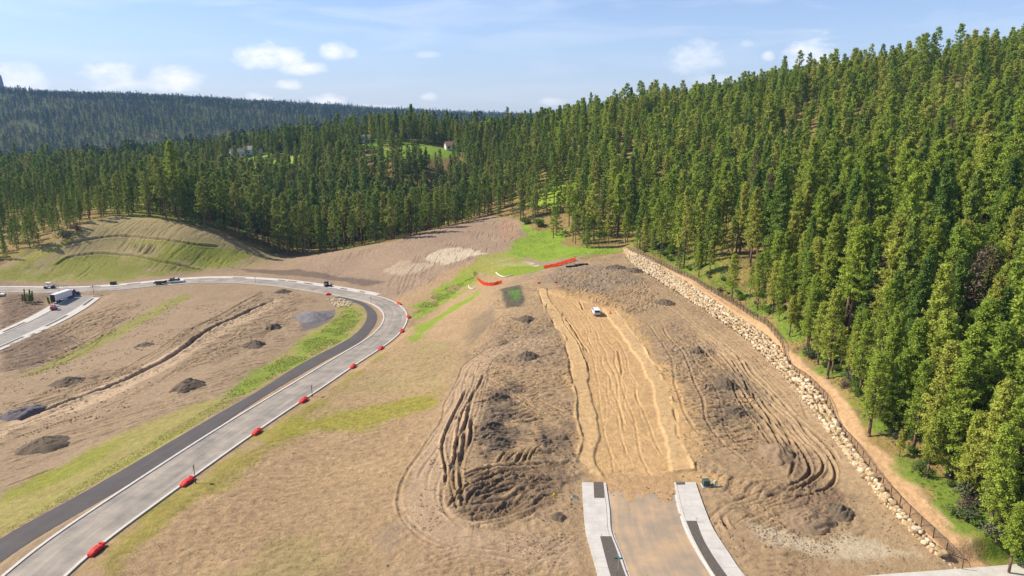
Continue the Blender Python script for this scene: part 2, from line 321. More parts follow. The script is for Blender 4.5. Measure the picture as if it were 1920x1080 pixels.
# hydroseeded slope between road and pad
paint([(135,1100),(160,1045),(305,936),(475,818),(615,722),(712,658),(762,612),(766,580),(740,560),(800,530),(850,500),(900,488),(960,500),(1020,500),(930,545),(925,565),(890,600),(880,640),(868,690),(850,750),
       (810,840),(785,900),(780,960),(700,1010),(820,1100),(300,1300),(60,1300)], (170,142,107), 1, 2, rough=.08)
paint([(150,1060),(305,940),(475,822),(615,726),(712,662),(740,655),(640,735),(560,800),(470,870),(330,980),(200,1100)], (146,136,62), 1.4, 3.5, .8, seed=2, patch=(.2,.45,9))
paint([(480,830),(560,790),(640,770),(740,755),(830,722),(810,760),(720,795),(600,812),(500,842)], (148,142,56), 2, 4, .85, seed=3)
paint([(560,790),(700,690),(800,640),(860,640),(840,720),(700,770)], (158,144,94), 2, 4, .45, seed=4, patch=(.3,.6,10))
paint([(300,1100),(420,1030),(600,1000),(720,1060),(600,1110)], (150,140,84), 2, 4, .5, seed=5, patch=(.4,.6,10))
paint([(880,600),(930,575),(1000,600),(1000,650),(900,700),(860,760),(860,690)], (132,114,88), 2, 2, .55, seed=6)
# vivid grass
GR = (128,150,44)
paint([(765,592),(800,555),(850,520),(895,502),(905,515),(870,545),(820,580),(780,602)], GR, 1.6, 4.5, .9, seed=7, patch=(.2,.42,5))
paint([(782,612),(820,592),(870,562),(895,548),(890,560),(840,590),(800,622),(775,640)], GR, 1.5, 3.5, .9, seed=8)
paint([(850,520),(900,480),(960,470),(1010,502),(960,515),(935,520),(905,510)], (150,150,66), 1, 2, .8, seed=9)
paint([(925,510),(960,500),(1010,500),(1040,495),(1000,512),(950,520)], GR, .8, 1.5, .85, seed=10)
paint([(975,418),(1000,430),(1057,430),(1060,462),(1180,462),(1140,478),(1085,480),(1020,490),(955,476),(965,455),(990,440)], (134,158,52), 1.6, 3.5, .95, seed=11)
paint([(1085,482),(1140,476),(1170,470),(1182,495),(1110,500)], (144,128,74), 1, 1.5, .9, seed=12)
paint([(600,606),(640,575),(668,572),(684,590),(683,604),(660,632),(590,672),(500,722),(420,765),(330,820),(240,872),(120,935),(0,1005),(-60,1020),(0,940),(100,885),(220,815),(330,768),(430,740),(520,670)],
      (160,148,88), 1.4, 2.5, .95, seed=13, rough=.05)
paint([(600,620),(650,575),(676,582),(676,600),(640,635),(560,680),(470,735),(400,760),(430,735),(520,680),(560,650)], (130,146,56), 1.8, 4, .9, seed=14)
paint([(0,925),(100,880),(180,840),(230,820),(260,815),(180,870),(60,920),(0,945)], (142,142,62), 1.2, 2.5, .85, seed=15)
paint([(250,850),(330,800),(400,765),(430,760),(340,818),(250,872),(120,935),(40,975)], (150,148,74), 1.2, 2.5, .75, seed=30)
# left field bands
paint([(40,705),(130,662),(250,598),(300,570),(345,550),(365,556),(330,570),(280,600),(180,655),(70,702)], (146,140,78), .7, 1.2, .9, seed=16)
paint([(0,818),(80,790),(200,750),(300,700),(400,640),(500,585),(540,562),(520,558),(450,590),(340,650),(220,710),(80,770),(0,800)], (192,166,134), .8, 1.2, .85, seed=17)
paint([(0,640),(80,610),(140,640),(60,690),(0,700)], (126,108,92), 2, 3, .7, seed=18)
paint([(560,600),(590,585),(628,582),(620,600),(590,615),(560,625)], (112,106,106), 1, 2, .85, seed=19)
paint([(0,555),(100,550),(90,575),(0,620)], (128,108,92), 1, 2, .8, seed=20)
# pad
PAD = [(1020,503),(1070,494),(1140,478),(1172,470),(1184,493),(1241,530),(1323,583),(1388,627),(1445,680),(1486,725),(1527,778),(1567,831),(1628,910),(1702,992),(1773,1057),(1800,1200),(700,1200),(720,1050),(780,970),
       (790,890),(830,810),(862,730),(885,650),(925,600),(935,545),(980,530)]
paint(PAD, (169,142,108), .8, 1.2, rough=.11)
paint([(1005,540),(1140,555),(1190,600),(1260,700),(1300,830),(1330,905),(1100,905),(1085,800),(1065,660)], (198,161,112), 1.8, 4, .9, seed=22, rough=.07)
paint([(1180,500),(1260,560),(1400,665),(1500,780),(1600,900),(1700,1000),(1740,1050),(1600,1050),(1560,900),(1450,760),(1330,640)], (172,146,112), 1, 2, .8, seed=23, rough=.04)
paint([(1400,985),(1500,1000),(1640,1010),(1720,1040),(1600,1050),(1450,1030)], (196,178,148), 1, 3.5, .85, seed=24, rough=.05)
for P_, c_, s_ in [([(900,740),(960,720),(990,800),(960,860),(900,850)], (92,82,72), 25), ([(880,900),(960,870),(1090,885),(1060,920),(900,985),(860,960)], (112,94,76), 26),
                   ([(1330,700),(1400,690),(1430,740),(1400,800),(1330,790)], (118,102,84), 27), ([(1440,820),(1500,830),(1600,960),(1540,1000),(1460,980)], (120,100,80), 28),
                   ([(1040,495),(1180,498),(1210,530),(1120,545),(1020,530)], (132,116,98), 29), ([(920,620),(1040,600),(1060,680),(920,690)], (136,116,94), 31), ([(1000,800),(1080,800),(1090,870),(1000,860)], (112,96,80), 32),
                   ([(1260,600),(1330,650),(1300,700),(1240,650)], (140,120,98), 33)]:
    paint(P_, tuple(int(q * 1.13) for q in c_), 2, 5, .8, seed=s_, rough=.24, patch=(.26, .5, 3.5))
paint([(935,543),(976,534),(984,562),(978,575),(948,578)], (92,88,72), .7, .8, .95, seed=34, rough=.15)
paint([(955,545),(972,540),(978,560),(960,566)], (96,130,60), .8, 1.5, .9, seed=35)
# strip of bark mulch along the fence and grassy forest edge
MUL = [(1176,464),(1262,507),(1364,562),(1425,604),(1461,636),(1480,670),(1518,707),(1551,745),(1570,781),(1600,819),(1632,861),(1670,907),(1713,956),(1748,995),(1780,1030),(1806,1056),
       (1870,1050),(1790,985),(1730,935),(1690,880),(1618,815),(1600,770),(1560,725),(1500,680),(1455,630),(1400,587),(1330,545),(1262,509),(1200,478)]
MW = np.vstack([WT[::4, :2], hit([(1812,1062),(1885,1056),(1795,985),(1735,935),(1692,880),(1622,815),(1606,775),(1566,728),(1506,682),(1458,630),(1402,585),(1332,543),(1264,508),(1204,476)])[:, :2]])
paint(MW, (198,160,118), .4, .8, 1, world=True, rough=.09)
paint(np.vstack([WB[::6, :2], WT[::-6, :2]]), (112,92,66), .25, .2, 1, world=True, rough=.03)  # soil under the wall painted darker so the gaps between boulders read dark
EDGE = [(1190,462),(1262,492),(1330,525),(1400,565),(1455,610),(1510,660),(1570,720),(1620,780),(1640,830),(1700,880),(1740,930),(1800,980),(1890,1050),(1990,1050),(1850,960),(1760,880),(1680,800),(1620,720),(1520,630),(1400,545),(1300,490),(1230,462)]
paint(EDGE, (112,136,48), 1, 3.5, .9, seed=36, patch=(.3,.5,7))
for (x, y, a, b, c) in [(-72,515,34,18,(124,150,52)),(-105,545,30,14,(120,150,50)),(-190,560,26,14,(150,178,60)),(22,345,15,20,(146,166,54)),(-225,592,22,10,(140,165,70)),(-20,600,20,10,(130,150,60)),
                        (-200,372,40,12,(130,142,44)),(-125,372,30,9,(122,146,40)),(90,305,12,10,(120,140,50))]:
    t = np.linspace(0, 2 * math.pi, 24)[:-1]
    paint(np.c_[x + a * np.cos(t), y + b * np.sin(t)], c, 2, 4, .95, world=True)
CLEAR = [(-76,518,32,18),(-60,500,24,14),(-190,556,27,22),(22,345,12,17),(-232,596,20,15),(-104,548,20,9),(-22,604,12,8),(-130,372,14,5)]

# far-off open rock and soil
# roads: the ground is graded under them
def grade(P, hw, blend=3.0, drop=.07, col=None):
    w, d, z, s, sd, L = near(P, hw + blend)
    k = 1 - ss(hw, hw + blend, d); k = np.where(d > 1e8, 0, k)
    H[w] = H[w] * (1 - k) + (z - drop) * k
    ROUGH[w] *= (1 - ss(0, .8, k))
    if col is not None:
        m = (1 - ss(hw - .2, hw + .4, d)); Cb[w] = mixc(Cb[w], L3(col, KA), m)
def offs(P, o):
    T = np.gradient(P[:, :2], axis=0); T /= np.linalg.norm(T, axis=1)[:, None] + 1e-9
    Nn = np.c_[T[:, 1], -T[:, 0]]; Q = P.copy(); Q[:, :2] += Nn * (o if np.isscalar(o) else np.asarray(o)[:, None]); return Q
RHW = 3.45
grade(SIDEC, 7.4, 4)
grade(ROADC, RHW + .5, 3.5)
# trail
TRL = [(-60,1040),(0,1010),(60,977),(167,920),(240,877),(333,823),(427,767),(500,725),(560,686),(610,660),(657,634),(680,613),(688,597),(687,583),(677,572),(660,564),(627,556)]
TRR = [(-40,1100),(0,1057),(80,1003),(173,950),(267,893),(367,829),(447,775),(527,724),(585,691),(627,667),(675,642),(698,619),(709,601),(708,586),(697,574),(680,566),(640,557)]
A = resample(crom(hit(TRL), 3), 130); B = resample(crom(hit(TRR), 3), 130)
TRC = smooth((A + B) / 2, 6); TRC[:, 2] = smooth(np.interp(np.arange(130), np.arange(130), TRC[:, 2])[:, None], 10)[:, 0]
# keep the trail a steady distance inside the road
THW = smooth((np.array([np.min(np.hypot(*(B[:, :2] - a_[:2]).T)) for a_ in A]) / 2)[:, None], 20)[:, 0].clip(1.2, 2.5) * .88; TRC = offs(TRC, -.25)
grade(TRC, 2.0, 1.6, .06)
PB = np.array([g(*q, .15) for q in [(1400,1118),(1560,1098),(1680,1087),(1790,1079),(1900,1070),(2040,1057)]]); PB[:, 2] = 0.05
PB = resample(crom(PB, 2), 60); grade(PB, 2.0, 2, .07)
# pad street strips
SWL = hit([(1091,905),(1094,955),(1098,996),(1109,1036),(1121,1080),(1145,1160)]); SWLi = hit([(1137,906),(1144,955),(1147,996),(1164,1039),(1178,1080),(1215,1160)])
SWR = hit([(1304,905),(1321,953),(1337.5,992),(1367.5,1039),(1396,1080),(1470,1160)]); SWRi = hit([(1263,905),(1273,955),(1286,992),(1308,1035),(1337,1080),(1390,1160)])
for A_, B_ in ((SWL, SWLi), (SWR, SWRi)):
    A_[:, 2] = 0.0; B_[:, 2] = 0.0
    c_ = crom((A_ + B_) / 2, 1.0); grade(c_, 2.1, 1.6, .1)
SC = crom(np.array([(a + b) / 2 for a, b in zip(SWLi, SWRi)]), 1.0); SC[:, 2] = -.17
grade(SC, 4.3, .8, 0.0)
STEND = hit([(1138,890),(1264,890),(1270,926),(1246,948),(1222,926),(1196,962),(1180,965),(1165,926),(1141,920)])

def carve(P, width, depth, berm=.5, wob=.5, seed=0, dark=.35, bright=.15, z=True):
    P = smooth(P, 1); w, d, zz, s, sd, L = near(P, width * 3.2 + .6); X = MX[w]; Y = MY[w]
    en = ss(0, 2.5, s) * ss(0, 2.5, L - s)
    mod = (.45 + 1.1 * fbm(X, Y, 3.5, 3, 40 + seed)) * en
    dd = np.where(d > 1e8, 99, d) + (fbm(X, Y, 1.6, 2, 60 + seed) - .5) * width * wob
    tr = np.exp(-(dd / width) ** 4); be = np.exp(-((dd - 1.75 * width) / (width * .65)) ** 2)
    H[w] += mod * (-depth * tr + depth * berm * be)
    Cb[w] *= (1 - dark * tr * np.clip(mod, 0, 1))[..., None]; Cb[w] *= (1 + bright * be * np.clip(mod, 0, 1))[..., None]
def bundle(px, offsets, width, depth, **k):
    P = crom(hit(px), 1.2); 
    for i, o in enumerate(offsets):
        sd = i + int(abs(P[0, 0]) * 7) % 50
        wv = (fbm(P[:, 0], P[:, 1], 14, 2, sd) - .5) * 3.2
        n_ = len(P); a = int(n_ * .3 * random.random()); b = n_ - int(n_ * .3 * random.random())
        carve(offs(P, o + wv)[a:b], width * .78 * random.uniform(.7, 1.25), depth * random.uniform(.5, 1.3), seed=sd, **k)
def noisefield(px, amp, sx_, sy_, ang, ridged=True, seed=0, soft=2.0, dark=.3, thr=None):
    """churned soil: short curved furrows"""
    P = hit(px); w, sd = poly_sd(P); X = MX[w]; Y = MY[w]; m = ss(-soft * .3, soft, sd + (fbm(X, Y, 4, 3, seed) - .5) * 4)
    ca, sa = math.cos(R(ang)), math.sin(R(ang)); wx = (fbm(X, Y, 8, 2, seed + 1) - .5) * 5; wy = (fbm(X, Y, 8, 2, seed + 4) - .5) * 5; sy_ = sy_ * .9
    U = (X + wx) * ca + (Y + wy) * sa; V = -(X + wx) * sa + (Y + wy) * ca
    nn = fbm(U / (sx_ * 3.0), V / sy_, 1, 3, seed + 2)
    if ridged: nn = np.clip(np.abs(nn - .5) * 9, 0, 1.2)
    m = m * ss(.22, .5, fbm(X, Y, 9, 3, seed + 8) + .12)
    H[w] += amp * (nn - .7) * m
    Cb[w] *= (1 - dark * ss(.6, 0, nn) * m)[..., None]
# ---- pad: perimeter loop, cross ways
LOOP1 = [(1010,645),(950,650),(905,675),(880,720),(862,780),(830,840),(803,885),(792,935),(806,975),(850,1003),(930,1020),(1040,1035)]
Pl = crom(hit(LOOP1), 1.2)
for o_, w_ in ((0, 5.0),):
    w, d, *_ = near(Pl, 6); k = 1 - ss(1.8, 4.2, d + (fbm(MX[w], MY[w], 3, 3, 71) - .5) * 3); Cb[w] = mixc(Cb[w], L3((180,153,122), KA), np.where(d > 1e8, 0, k) * .75); ROUGH[w] *= (1 - .6 * k)
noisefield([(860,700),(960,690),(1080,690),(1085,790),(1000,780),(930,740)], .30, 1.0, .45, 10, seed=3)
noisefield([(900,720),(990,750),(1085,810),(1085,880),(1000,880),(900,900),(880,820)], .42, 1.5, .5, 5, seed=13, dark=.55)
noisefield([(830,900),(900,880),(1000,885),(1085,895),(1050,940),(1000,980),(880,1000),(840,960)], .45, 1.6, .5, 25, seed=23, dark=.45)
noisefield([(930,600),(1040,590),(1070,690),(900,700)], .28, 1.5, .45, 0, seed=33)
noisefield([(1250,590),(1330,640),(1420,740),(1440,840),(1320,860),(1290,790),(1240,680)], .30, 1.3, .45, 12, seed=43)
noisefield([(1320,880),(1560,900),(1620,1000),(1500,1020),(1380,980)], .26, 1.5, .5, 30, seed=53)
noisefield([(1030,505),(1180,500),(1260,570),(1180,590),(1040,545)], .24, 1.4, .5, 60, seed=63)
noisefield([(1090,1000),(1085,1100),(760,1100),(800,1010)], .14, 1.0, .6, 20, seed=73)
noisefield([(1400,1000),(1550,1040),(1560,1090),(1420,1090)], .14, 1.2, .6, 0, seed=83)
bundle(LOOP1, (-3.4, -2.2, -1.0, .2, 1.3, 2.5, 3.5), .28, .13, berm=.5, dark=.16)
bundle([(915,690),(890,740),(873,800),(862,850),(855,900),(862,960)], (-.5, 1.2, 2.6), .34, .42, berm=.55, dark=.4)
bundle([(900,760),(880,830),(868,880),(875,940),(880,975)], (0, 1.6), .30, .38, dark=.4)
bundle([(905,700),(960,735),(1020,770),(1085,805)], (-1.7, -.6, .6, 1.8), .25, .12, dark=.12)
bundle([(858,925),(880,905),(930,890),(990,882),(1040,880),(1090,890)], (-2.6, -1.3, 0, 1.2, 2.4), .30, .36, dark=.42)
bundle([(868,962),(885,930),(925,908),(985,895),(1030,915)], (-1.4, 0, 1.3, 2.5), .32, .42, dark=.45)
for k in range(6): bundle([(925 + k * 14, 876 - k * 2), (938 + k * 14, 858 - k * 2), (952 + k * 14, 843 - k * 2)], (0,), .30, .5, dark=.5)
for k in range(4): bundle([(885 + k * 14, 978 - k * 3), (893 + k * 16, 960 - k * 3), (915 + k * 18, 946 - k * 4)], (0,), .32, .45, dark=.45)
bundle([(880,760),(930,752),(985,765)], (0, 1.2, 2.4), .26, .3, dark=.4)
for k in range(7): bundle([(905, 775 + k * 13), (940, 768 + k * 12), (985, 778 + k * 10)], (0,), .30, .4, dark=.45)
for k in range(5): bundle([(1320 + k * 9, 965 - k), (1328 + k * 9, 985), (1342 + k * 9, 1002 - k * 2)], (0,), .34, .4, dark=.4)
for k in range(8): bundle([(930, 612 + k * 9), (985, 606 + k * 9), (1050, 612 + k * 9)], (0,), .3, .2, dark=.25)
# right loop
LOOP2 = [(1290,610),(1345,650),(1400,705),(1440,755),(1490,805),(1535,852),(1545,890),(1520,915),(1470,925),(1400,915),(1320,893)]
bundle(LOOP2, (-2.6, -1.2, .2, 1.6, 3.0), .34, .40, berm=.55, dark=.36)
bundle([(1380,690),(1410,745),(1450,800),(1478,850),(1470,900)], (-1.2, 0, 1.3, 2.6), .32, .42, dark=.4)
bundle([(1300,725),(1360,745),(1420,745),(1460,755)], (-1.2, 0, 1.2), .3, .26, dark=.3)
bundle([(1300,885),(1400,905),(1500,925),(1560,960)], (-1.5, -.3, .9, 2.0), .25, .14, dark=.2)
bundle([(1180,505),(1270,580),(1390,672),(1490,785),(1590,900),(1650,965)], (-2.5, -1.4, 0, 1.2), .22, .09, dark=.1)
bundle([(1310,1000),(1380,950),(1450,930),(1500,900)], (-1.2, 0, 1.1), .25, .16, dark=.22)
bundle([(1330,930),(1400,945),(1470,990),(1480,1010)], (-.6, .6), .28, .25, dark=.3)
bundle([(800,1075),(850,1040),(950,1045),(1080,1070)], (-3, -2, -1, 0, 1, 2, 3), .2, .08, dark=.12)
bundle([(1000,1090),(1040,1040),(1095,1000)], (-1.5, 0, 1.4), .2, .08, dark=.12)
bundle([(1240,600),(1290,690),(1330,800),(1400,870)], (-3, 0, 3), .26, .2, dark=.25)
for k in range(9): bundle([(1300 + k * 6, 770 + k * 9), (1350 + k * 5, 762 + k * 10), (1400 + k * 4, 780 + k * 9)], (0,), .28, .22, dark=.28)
# centre street: cut bed, two smooth benches for the pavements
def cut(Lp, Rp, dz, col, edge=.35, seed=0, rg=.02):
    P = hit(list(Lp) + list(reversed(Rp))); w, sd = poly_sd(P); X = MX[w]; Y = MY[w]
    k = ss(-edge * .5, edge * .5, sd + (fbm(X, Y, 7, 3, 80 + seed) - .5) * 1.6)
    H[w] += dz * k
    if col is not None: Cb[w] = mixc(Cb[w], L3(col, KA), k * .85)
    ROUGH[w] = ROUGH[w] * (1 - k) + rg * k
BL = [(1007,543),(1020,575),(1035,600),(1058,635),(1070,683),(1076,738),(1080,788),(1088,823),(1078,858),(1103,888)]
BR = [(1023,541),(1037,570),(1060,598),(1083,637),(1099,683),(1110,738),(1115,788),(1124,815),(1118,862),(1134,897)]
RL = [(1128,578),(1142,598),(1170,635),(1202,683),(1225,738),(1233,773),(1239,808),(1253,854),(1262,885)]
RR = [(1148,580),(1172,603),(1200,640),(1229,683),(1253,726),(1268,777),(1273,815),(1284,840),(1303,882)]
cut(BL[:1] + BL[1:], RR[::1], -.42, (198,161,113), .5, 1, .05)
cut(BL, BR, .30, (205,170,122), .3, 2, .03)
cut(RL, RR, .34, (205,170,122), .3, 3, .03)
for (a, b) in (([(1050,560),(1090,620),(1120,700),(1140,790),(1165,880),(1200,960)], (-2.2, -1.2, 0, .8)), ([(1090,560),(1130,620),(1165,690),(1195,770),(1215,850),(1225,960)], (-1.6, -.3, 1.0, 2.2)),
               ([(1120,640),(1150,720),(1175,800),(1200,900)], (-1, .5))):
    bundle(a, b, .2, .10, berm=.4, dark=.12)
bundle([(1047,570),(1075,615),(1100,655),(1112,700)], (0, 1.6), .25, .35, dark=.4)
bundle([(1085,560),(1093,575),(1093,588)], (0,), .3, .4, dark=.4)
bundle([(1145,640),(1172,690),(1175,712),(1190,725)], (0,), .3, .4, dark=.4)
# tracks over the street
bundle([(1140,1000),(1170,930),(1150,860)], (-.8, .8), .2, .03, dark=.1)
w, sd = poly_sd(STEND); k = ss(-.6, .6, sd + (fbm(MX[w], MY[w], 1.6, 3, 91) - .5) * 2.2)
H[w] = H[w] * (1 - k) + (-.03 + .12 * (fbm(MX[w], MY[w], 1.2, 3, 92) - .5)) * k; Cb[w] = mixc(Cb[w], L3((188,152,110), KA), k)
# ---- left field
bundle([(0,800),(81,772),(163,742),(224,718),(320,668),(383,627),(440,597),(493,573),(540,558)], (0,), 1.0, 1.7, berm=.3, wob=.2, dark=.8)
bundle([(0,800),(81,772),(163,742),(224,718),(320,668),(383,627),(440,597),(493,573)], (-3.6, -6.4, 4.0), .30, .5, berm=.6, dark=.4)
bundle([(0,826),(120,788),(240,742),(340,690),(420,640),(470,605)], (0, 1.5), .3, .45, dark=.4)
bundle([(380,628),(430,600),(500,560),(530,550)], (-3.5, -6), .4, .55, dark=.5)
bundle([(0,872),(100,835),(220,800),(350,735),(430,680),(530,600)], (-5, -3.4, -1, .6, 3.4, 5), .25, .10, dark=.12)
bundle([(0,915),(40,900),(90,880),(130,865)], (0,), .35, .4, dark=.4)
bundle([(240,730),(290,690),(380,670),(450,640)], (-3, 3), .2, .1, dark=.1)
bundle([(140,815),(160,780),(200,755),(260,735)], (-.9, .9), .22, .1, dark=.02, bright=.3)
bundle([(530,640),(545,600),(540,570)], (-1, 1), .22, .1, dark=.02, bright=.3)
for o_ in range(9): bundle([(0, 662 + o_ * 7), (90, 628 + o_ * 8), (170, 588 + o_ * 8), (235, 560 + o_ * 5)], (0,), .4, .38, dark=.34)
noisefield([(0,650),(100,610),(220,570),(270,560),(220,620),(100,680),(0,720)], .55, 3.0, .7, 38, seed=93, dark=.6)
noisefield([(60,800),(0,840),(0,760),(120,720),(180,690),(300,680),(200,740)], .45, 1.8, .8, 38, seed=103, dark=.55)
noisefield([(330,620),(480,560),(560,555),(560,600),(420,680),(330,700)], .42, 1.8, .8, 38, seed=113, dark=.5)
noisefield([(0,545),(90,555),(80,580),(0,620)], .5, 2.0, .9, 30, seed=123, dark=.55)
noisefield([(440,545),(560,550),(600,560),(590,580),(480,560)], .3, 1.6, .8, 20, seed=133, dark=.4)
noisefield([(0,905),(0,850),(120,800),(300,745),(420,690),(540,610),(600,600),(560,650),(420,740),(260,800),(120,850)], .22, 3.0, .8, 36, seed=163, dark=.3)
# mound: benches and rills
for pl in ([(100,500),(125,484),(160,477),(200,475),(250,479),(300,490),(350,500),(385,507)], [(110,462),(150,452),(200,444),(240,442),(300,448),(350,456),(415,463)]):
    P = crom(hit(pl), 1.5); carve(P, .6, .55, berm=.5, wob=.2, dark=.35, seed=5)
def rills(px, amp, sp, seed, dark=.12):
    P = hit(px); w, sd = poly_sd(P); X = MX[w]; Y = MY[w]; gxh, gyh = np.gradient(rbf(*np.meshgrid(GX[w[0]][::4], GY[w[1]][::4], indexing='ij')), GX[w[0]][::4], GY[w[1]][::4])
    # rills run down the slope: noise across, stretched along the fall line (mainly Y here)
    nn = fbm((X + (fbm(X, Y, 20, 2, seed) - .5) * 5 - (Y - Y.mean()) * .12) / sp, Y / (sp * 9), 1, 3, seed + 1)
    m = ss(0, 3, sd) * ss(.35, .6, fbm(X, Y, 14, 2, seed + 5))
    H[w] += -amp * ss(.52, .7, nn) * m; Cb[w] *= (1 - dark * ss(.5, .7, nn) * m)[..., None]
rills(MOUND, .22, .8, 141, .16)
rills([(235,455),(305,455),(298,490),(255,480)], .7, .9, 147, .4)
rills(HILL, .18, .7, 151, .10)
# fine hydroseed ripples on the slope
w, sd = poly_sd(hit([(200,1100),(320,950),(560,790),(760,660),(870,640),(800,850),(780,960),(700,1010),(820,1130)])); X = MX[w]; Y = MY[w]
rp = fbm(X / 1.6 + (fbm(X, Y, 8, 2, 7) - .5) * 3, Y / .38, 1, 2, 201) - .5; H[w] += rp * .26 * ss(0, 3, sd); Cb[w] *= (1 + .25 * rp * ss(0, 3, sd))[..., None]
# lumps everywhere
H += ROUGH * ((fbm(MX, MY, 2.2, 3, 31) - .5) * 1.5 + (fbm(MX, MY, .62, 2, 37) - .5) * 1.9)
H += np.where(MY > 600, 1, 0) * 0

# ---------------------------------------------------------------- materials
def mat(name): m = bpy.data.materials.new(name); m.use_nodes = True; return m, m.node_tree, m.node_tree.nodes['Principled BSDF']
def coord(t, kind='Object', scale=(1, 1, 1)):
    c = N(t, 'ShaderNodeTexCoord'); m = N(t, 'ShaderNodeMapping'); m.inputs['Scale'].default_value = scale; lk(t, c.outputs[kind], m.inputs[0]); return m.outputs[0]
def noise(t, vec, s, d=4, r=.55):
    n_ = N(t, 'ShaderNodeTexNoise'); n_.inputs['Scale'].default_value = s; n_.inputs['Detail'].default_value = d; n_.inputs['Roughness'].default_value = r
    lk(t, vec, n_.inputs['Vector']); return n_.outputs[0]
def mrange(t, v, a, b, c, d):
    n_ = N(t, 'ShaderNodeMapRange'); lk(t, v, n_.inputs[0])
    for i, q in enumerate((a, b, c, d)): n_.inputs[i + 1].default_value = q
    return n_.outputs[0]
def scalecol(t, col, fac):
    m = N(t, 'ShaderNodeVectorMath', operation='SCALE')
    if isinstance(col, tuple): m.inputs[0].default_value = col[:3]
    else: lk(t, col, m.inputs[0])
    lk(t, fac, m.inputs['Scale']); return m.outputs[0]
def bump(t, bs, h, st, dist):
    b = N(t, 'ShaderNodeBump'); b.inputs['Strength'].default_value = st; b.inputs['Distance'].default_value = dist; lk(t, h, b.inputs['Height']); lk(t, b.outputs[0], bs.inputs['Normal'])
def simple(name, col, rough=.8, var=.15, sc_=3.0, bmp=0.0, metal=0, kind='Object', bs_=None):
    m, t, b = mat(name); v = coord(t, kind); n1 = noise(t, v, sc_, 5); 
    f = mrange(t, n1, .25, .75, 1 - var, 1 + var); lk(t, scalecol(t, tuple(col), f), b.inputs['Base Color'])
    b.inputs['Roughness'].default_value = rough; b.inputs['Metallic'].default_value = metal
    if bmp: bump(t, b, noise(t, v, (bs_ or sc_) * 3, 4), bmp, .05)
    return m
m_ground, t, b = mat("soil_and_grass")
at = N(t, 'ShaderNodeAttribute'); at.attribute_name = 'Col'; v = coord(t)
n1 = noise(t, v, .9, 6, .65); n2 = noise(t, v, 4.5, 5, .65); n3 = noise(t, v, .12, 4, .5)
f = MA(t, 'MULTIPLY', MA(t, 'MULTIPLY', mrange(t, n1, .3, .7, .80, 1.16), mrange(t, n2, .3, .7, .80, 1.2)), mrange(t, n3, .3, .7, .93, 1.07))
lk(t, scalecol(t, at.outputs['Color'], f), b.inputs['Base Color']); b.inputs['Roughness'].default_value = .95; b.inputs['Specular IOR Level'].default_value = .1
bump(t, b, MA(t, 'ADD', MA(t, 'MULTIPLY', n1, 1.5), MA(t, 'MULTIPLY', n2, .7)), .9, .2)
def roadmat(name, col, tan, amt, dirx=None):
    m, t, b = mat(name); v = coord(t); uv = N(t, 'ShaderNodeUVMap'); uv.uv_map = 'UVMap'; mp = N(t, 'ShaderNodeMapping'); mp.inputs['Scale'].default_value = (1.1, .05, 1); lk(t, uv.outputs[0], mp.inputs[0])
    st = noise(t, mp.outputs[0], 1.0, 4, .6); n1 = noise(t, v, .25, 5, .6); n2 = noise(t, v, 14, 3, .6)
    k = MA(t, 'ADD', MA(t, 'MULTIPLY', st, .42), MA(t, 'MULTIPLY', n1, .58)); k = mrange(t, k, .38, .62, 0, amt)
    mx = N(t, 'ShaderNodeMix', data_type='RGBA'); lk(t, k, mx.inputs[0]); mx.inputs[6].default_value = (*col, 1); mx.inputs[7].default_value = (*tan, 1)
    lk(t, scalecol(t, mx.outputs[2], mrange(t, n2, .3, .7, .9, 1.1)), b.inputs['Base Color']); b.inputs['Roughness'].default_value = .85
    bump(t, b, n2, .2, .02); return m
m_asph = roadmat("dusty_asphalt", lin(122,115,106), lin(168,155,138), .95)
m_asph2 = roadmat("grey_asphalt", lin(132,127,120), lin(168,158,144), .6)
m_trail = roadmat("dark_asphalt", lin(74,68,66), lin(96,88,82), .5)
m_street = roadmat("dirty_asphalt", lin(140,127,111), lin(184,154,118), 1.0)
m_conc = simple("concrete", lin(196,189,178), .85, .08, 1.2, .1)
t = m_conc.node_tree; b = t.nodes['Principled BSDF']; src_ = b.inputs['Base Color'].links[0].from_socket; sp_ = N(t, 'ShaderNodeSeparateXYZ'); lk(t, coord(t), sp_.inputs[0])
jl = MA(t, 'LESS_THAN', MA(t, 'FRACT', MA(t, 'MULTIPLY', sp_.outputs[1], .55)), .035); st_ = mrange(t, noise(t, coord(t), .5, 6, .7), .45, .72, 1.0, .80)
lk(t, scalecol(t, src_, MA(t, 'MULTIPLY', st_, MA(t, 'SUBTRACT', 1.0, MA(t, 'MULTIPLY', jl, .22)))), b.inputs['Base Color'])
m_conc2 = simple("concrete_kerb", lin(196,188,176), .85, .12, 1.5, .1)
m_plant = simple("dark_planting_soil", lin(92,84,74), .95, .25, 3, .6)
m_rock = simple("pale_boulder", lin(206,186,150), .9, .16, .8, .5)
m_dark = simple("black_metal", (.02, .02, .02), .5, .1)
m_blk = simple("black_plastic", (.015, .015, .017), .45, .2)
m_white = simple("white_paint", (.78, .79, .8), .35, .03)
m_pipe = simple("white_sock", (.6, .58, .5), .8, .1)
m_red = simple("red_fabric", (.62, .028, .016), .7, .18, 2.5, .5)
m_orange = simple("orange_mesh", (.80, .10, .035), .6, .15, 3)
m_dirtp = simple("dark_dirt", lin(98,84,66), .98, .3, 2.6, .9)
m_dirtl = simple("brown_dirt", lin(134,112,86), .98, .28, 2.6, .9)
m_tyre = simple("tyre_rubber", (.018, .018, .018), .8, .1)
m_glass = simple("dark_glass", (.02, .025, .03), .08, .05)
m_chrome = simple("bare_metal", (.5, .5, .5), .3, .1, metal=1)
m_redmach = simple("red_machine_paint", (.45, .07, .06), .45, .1)
m_blue = simple("dark_blue_paint", (.03, .04, .16), .3, .05)
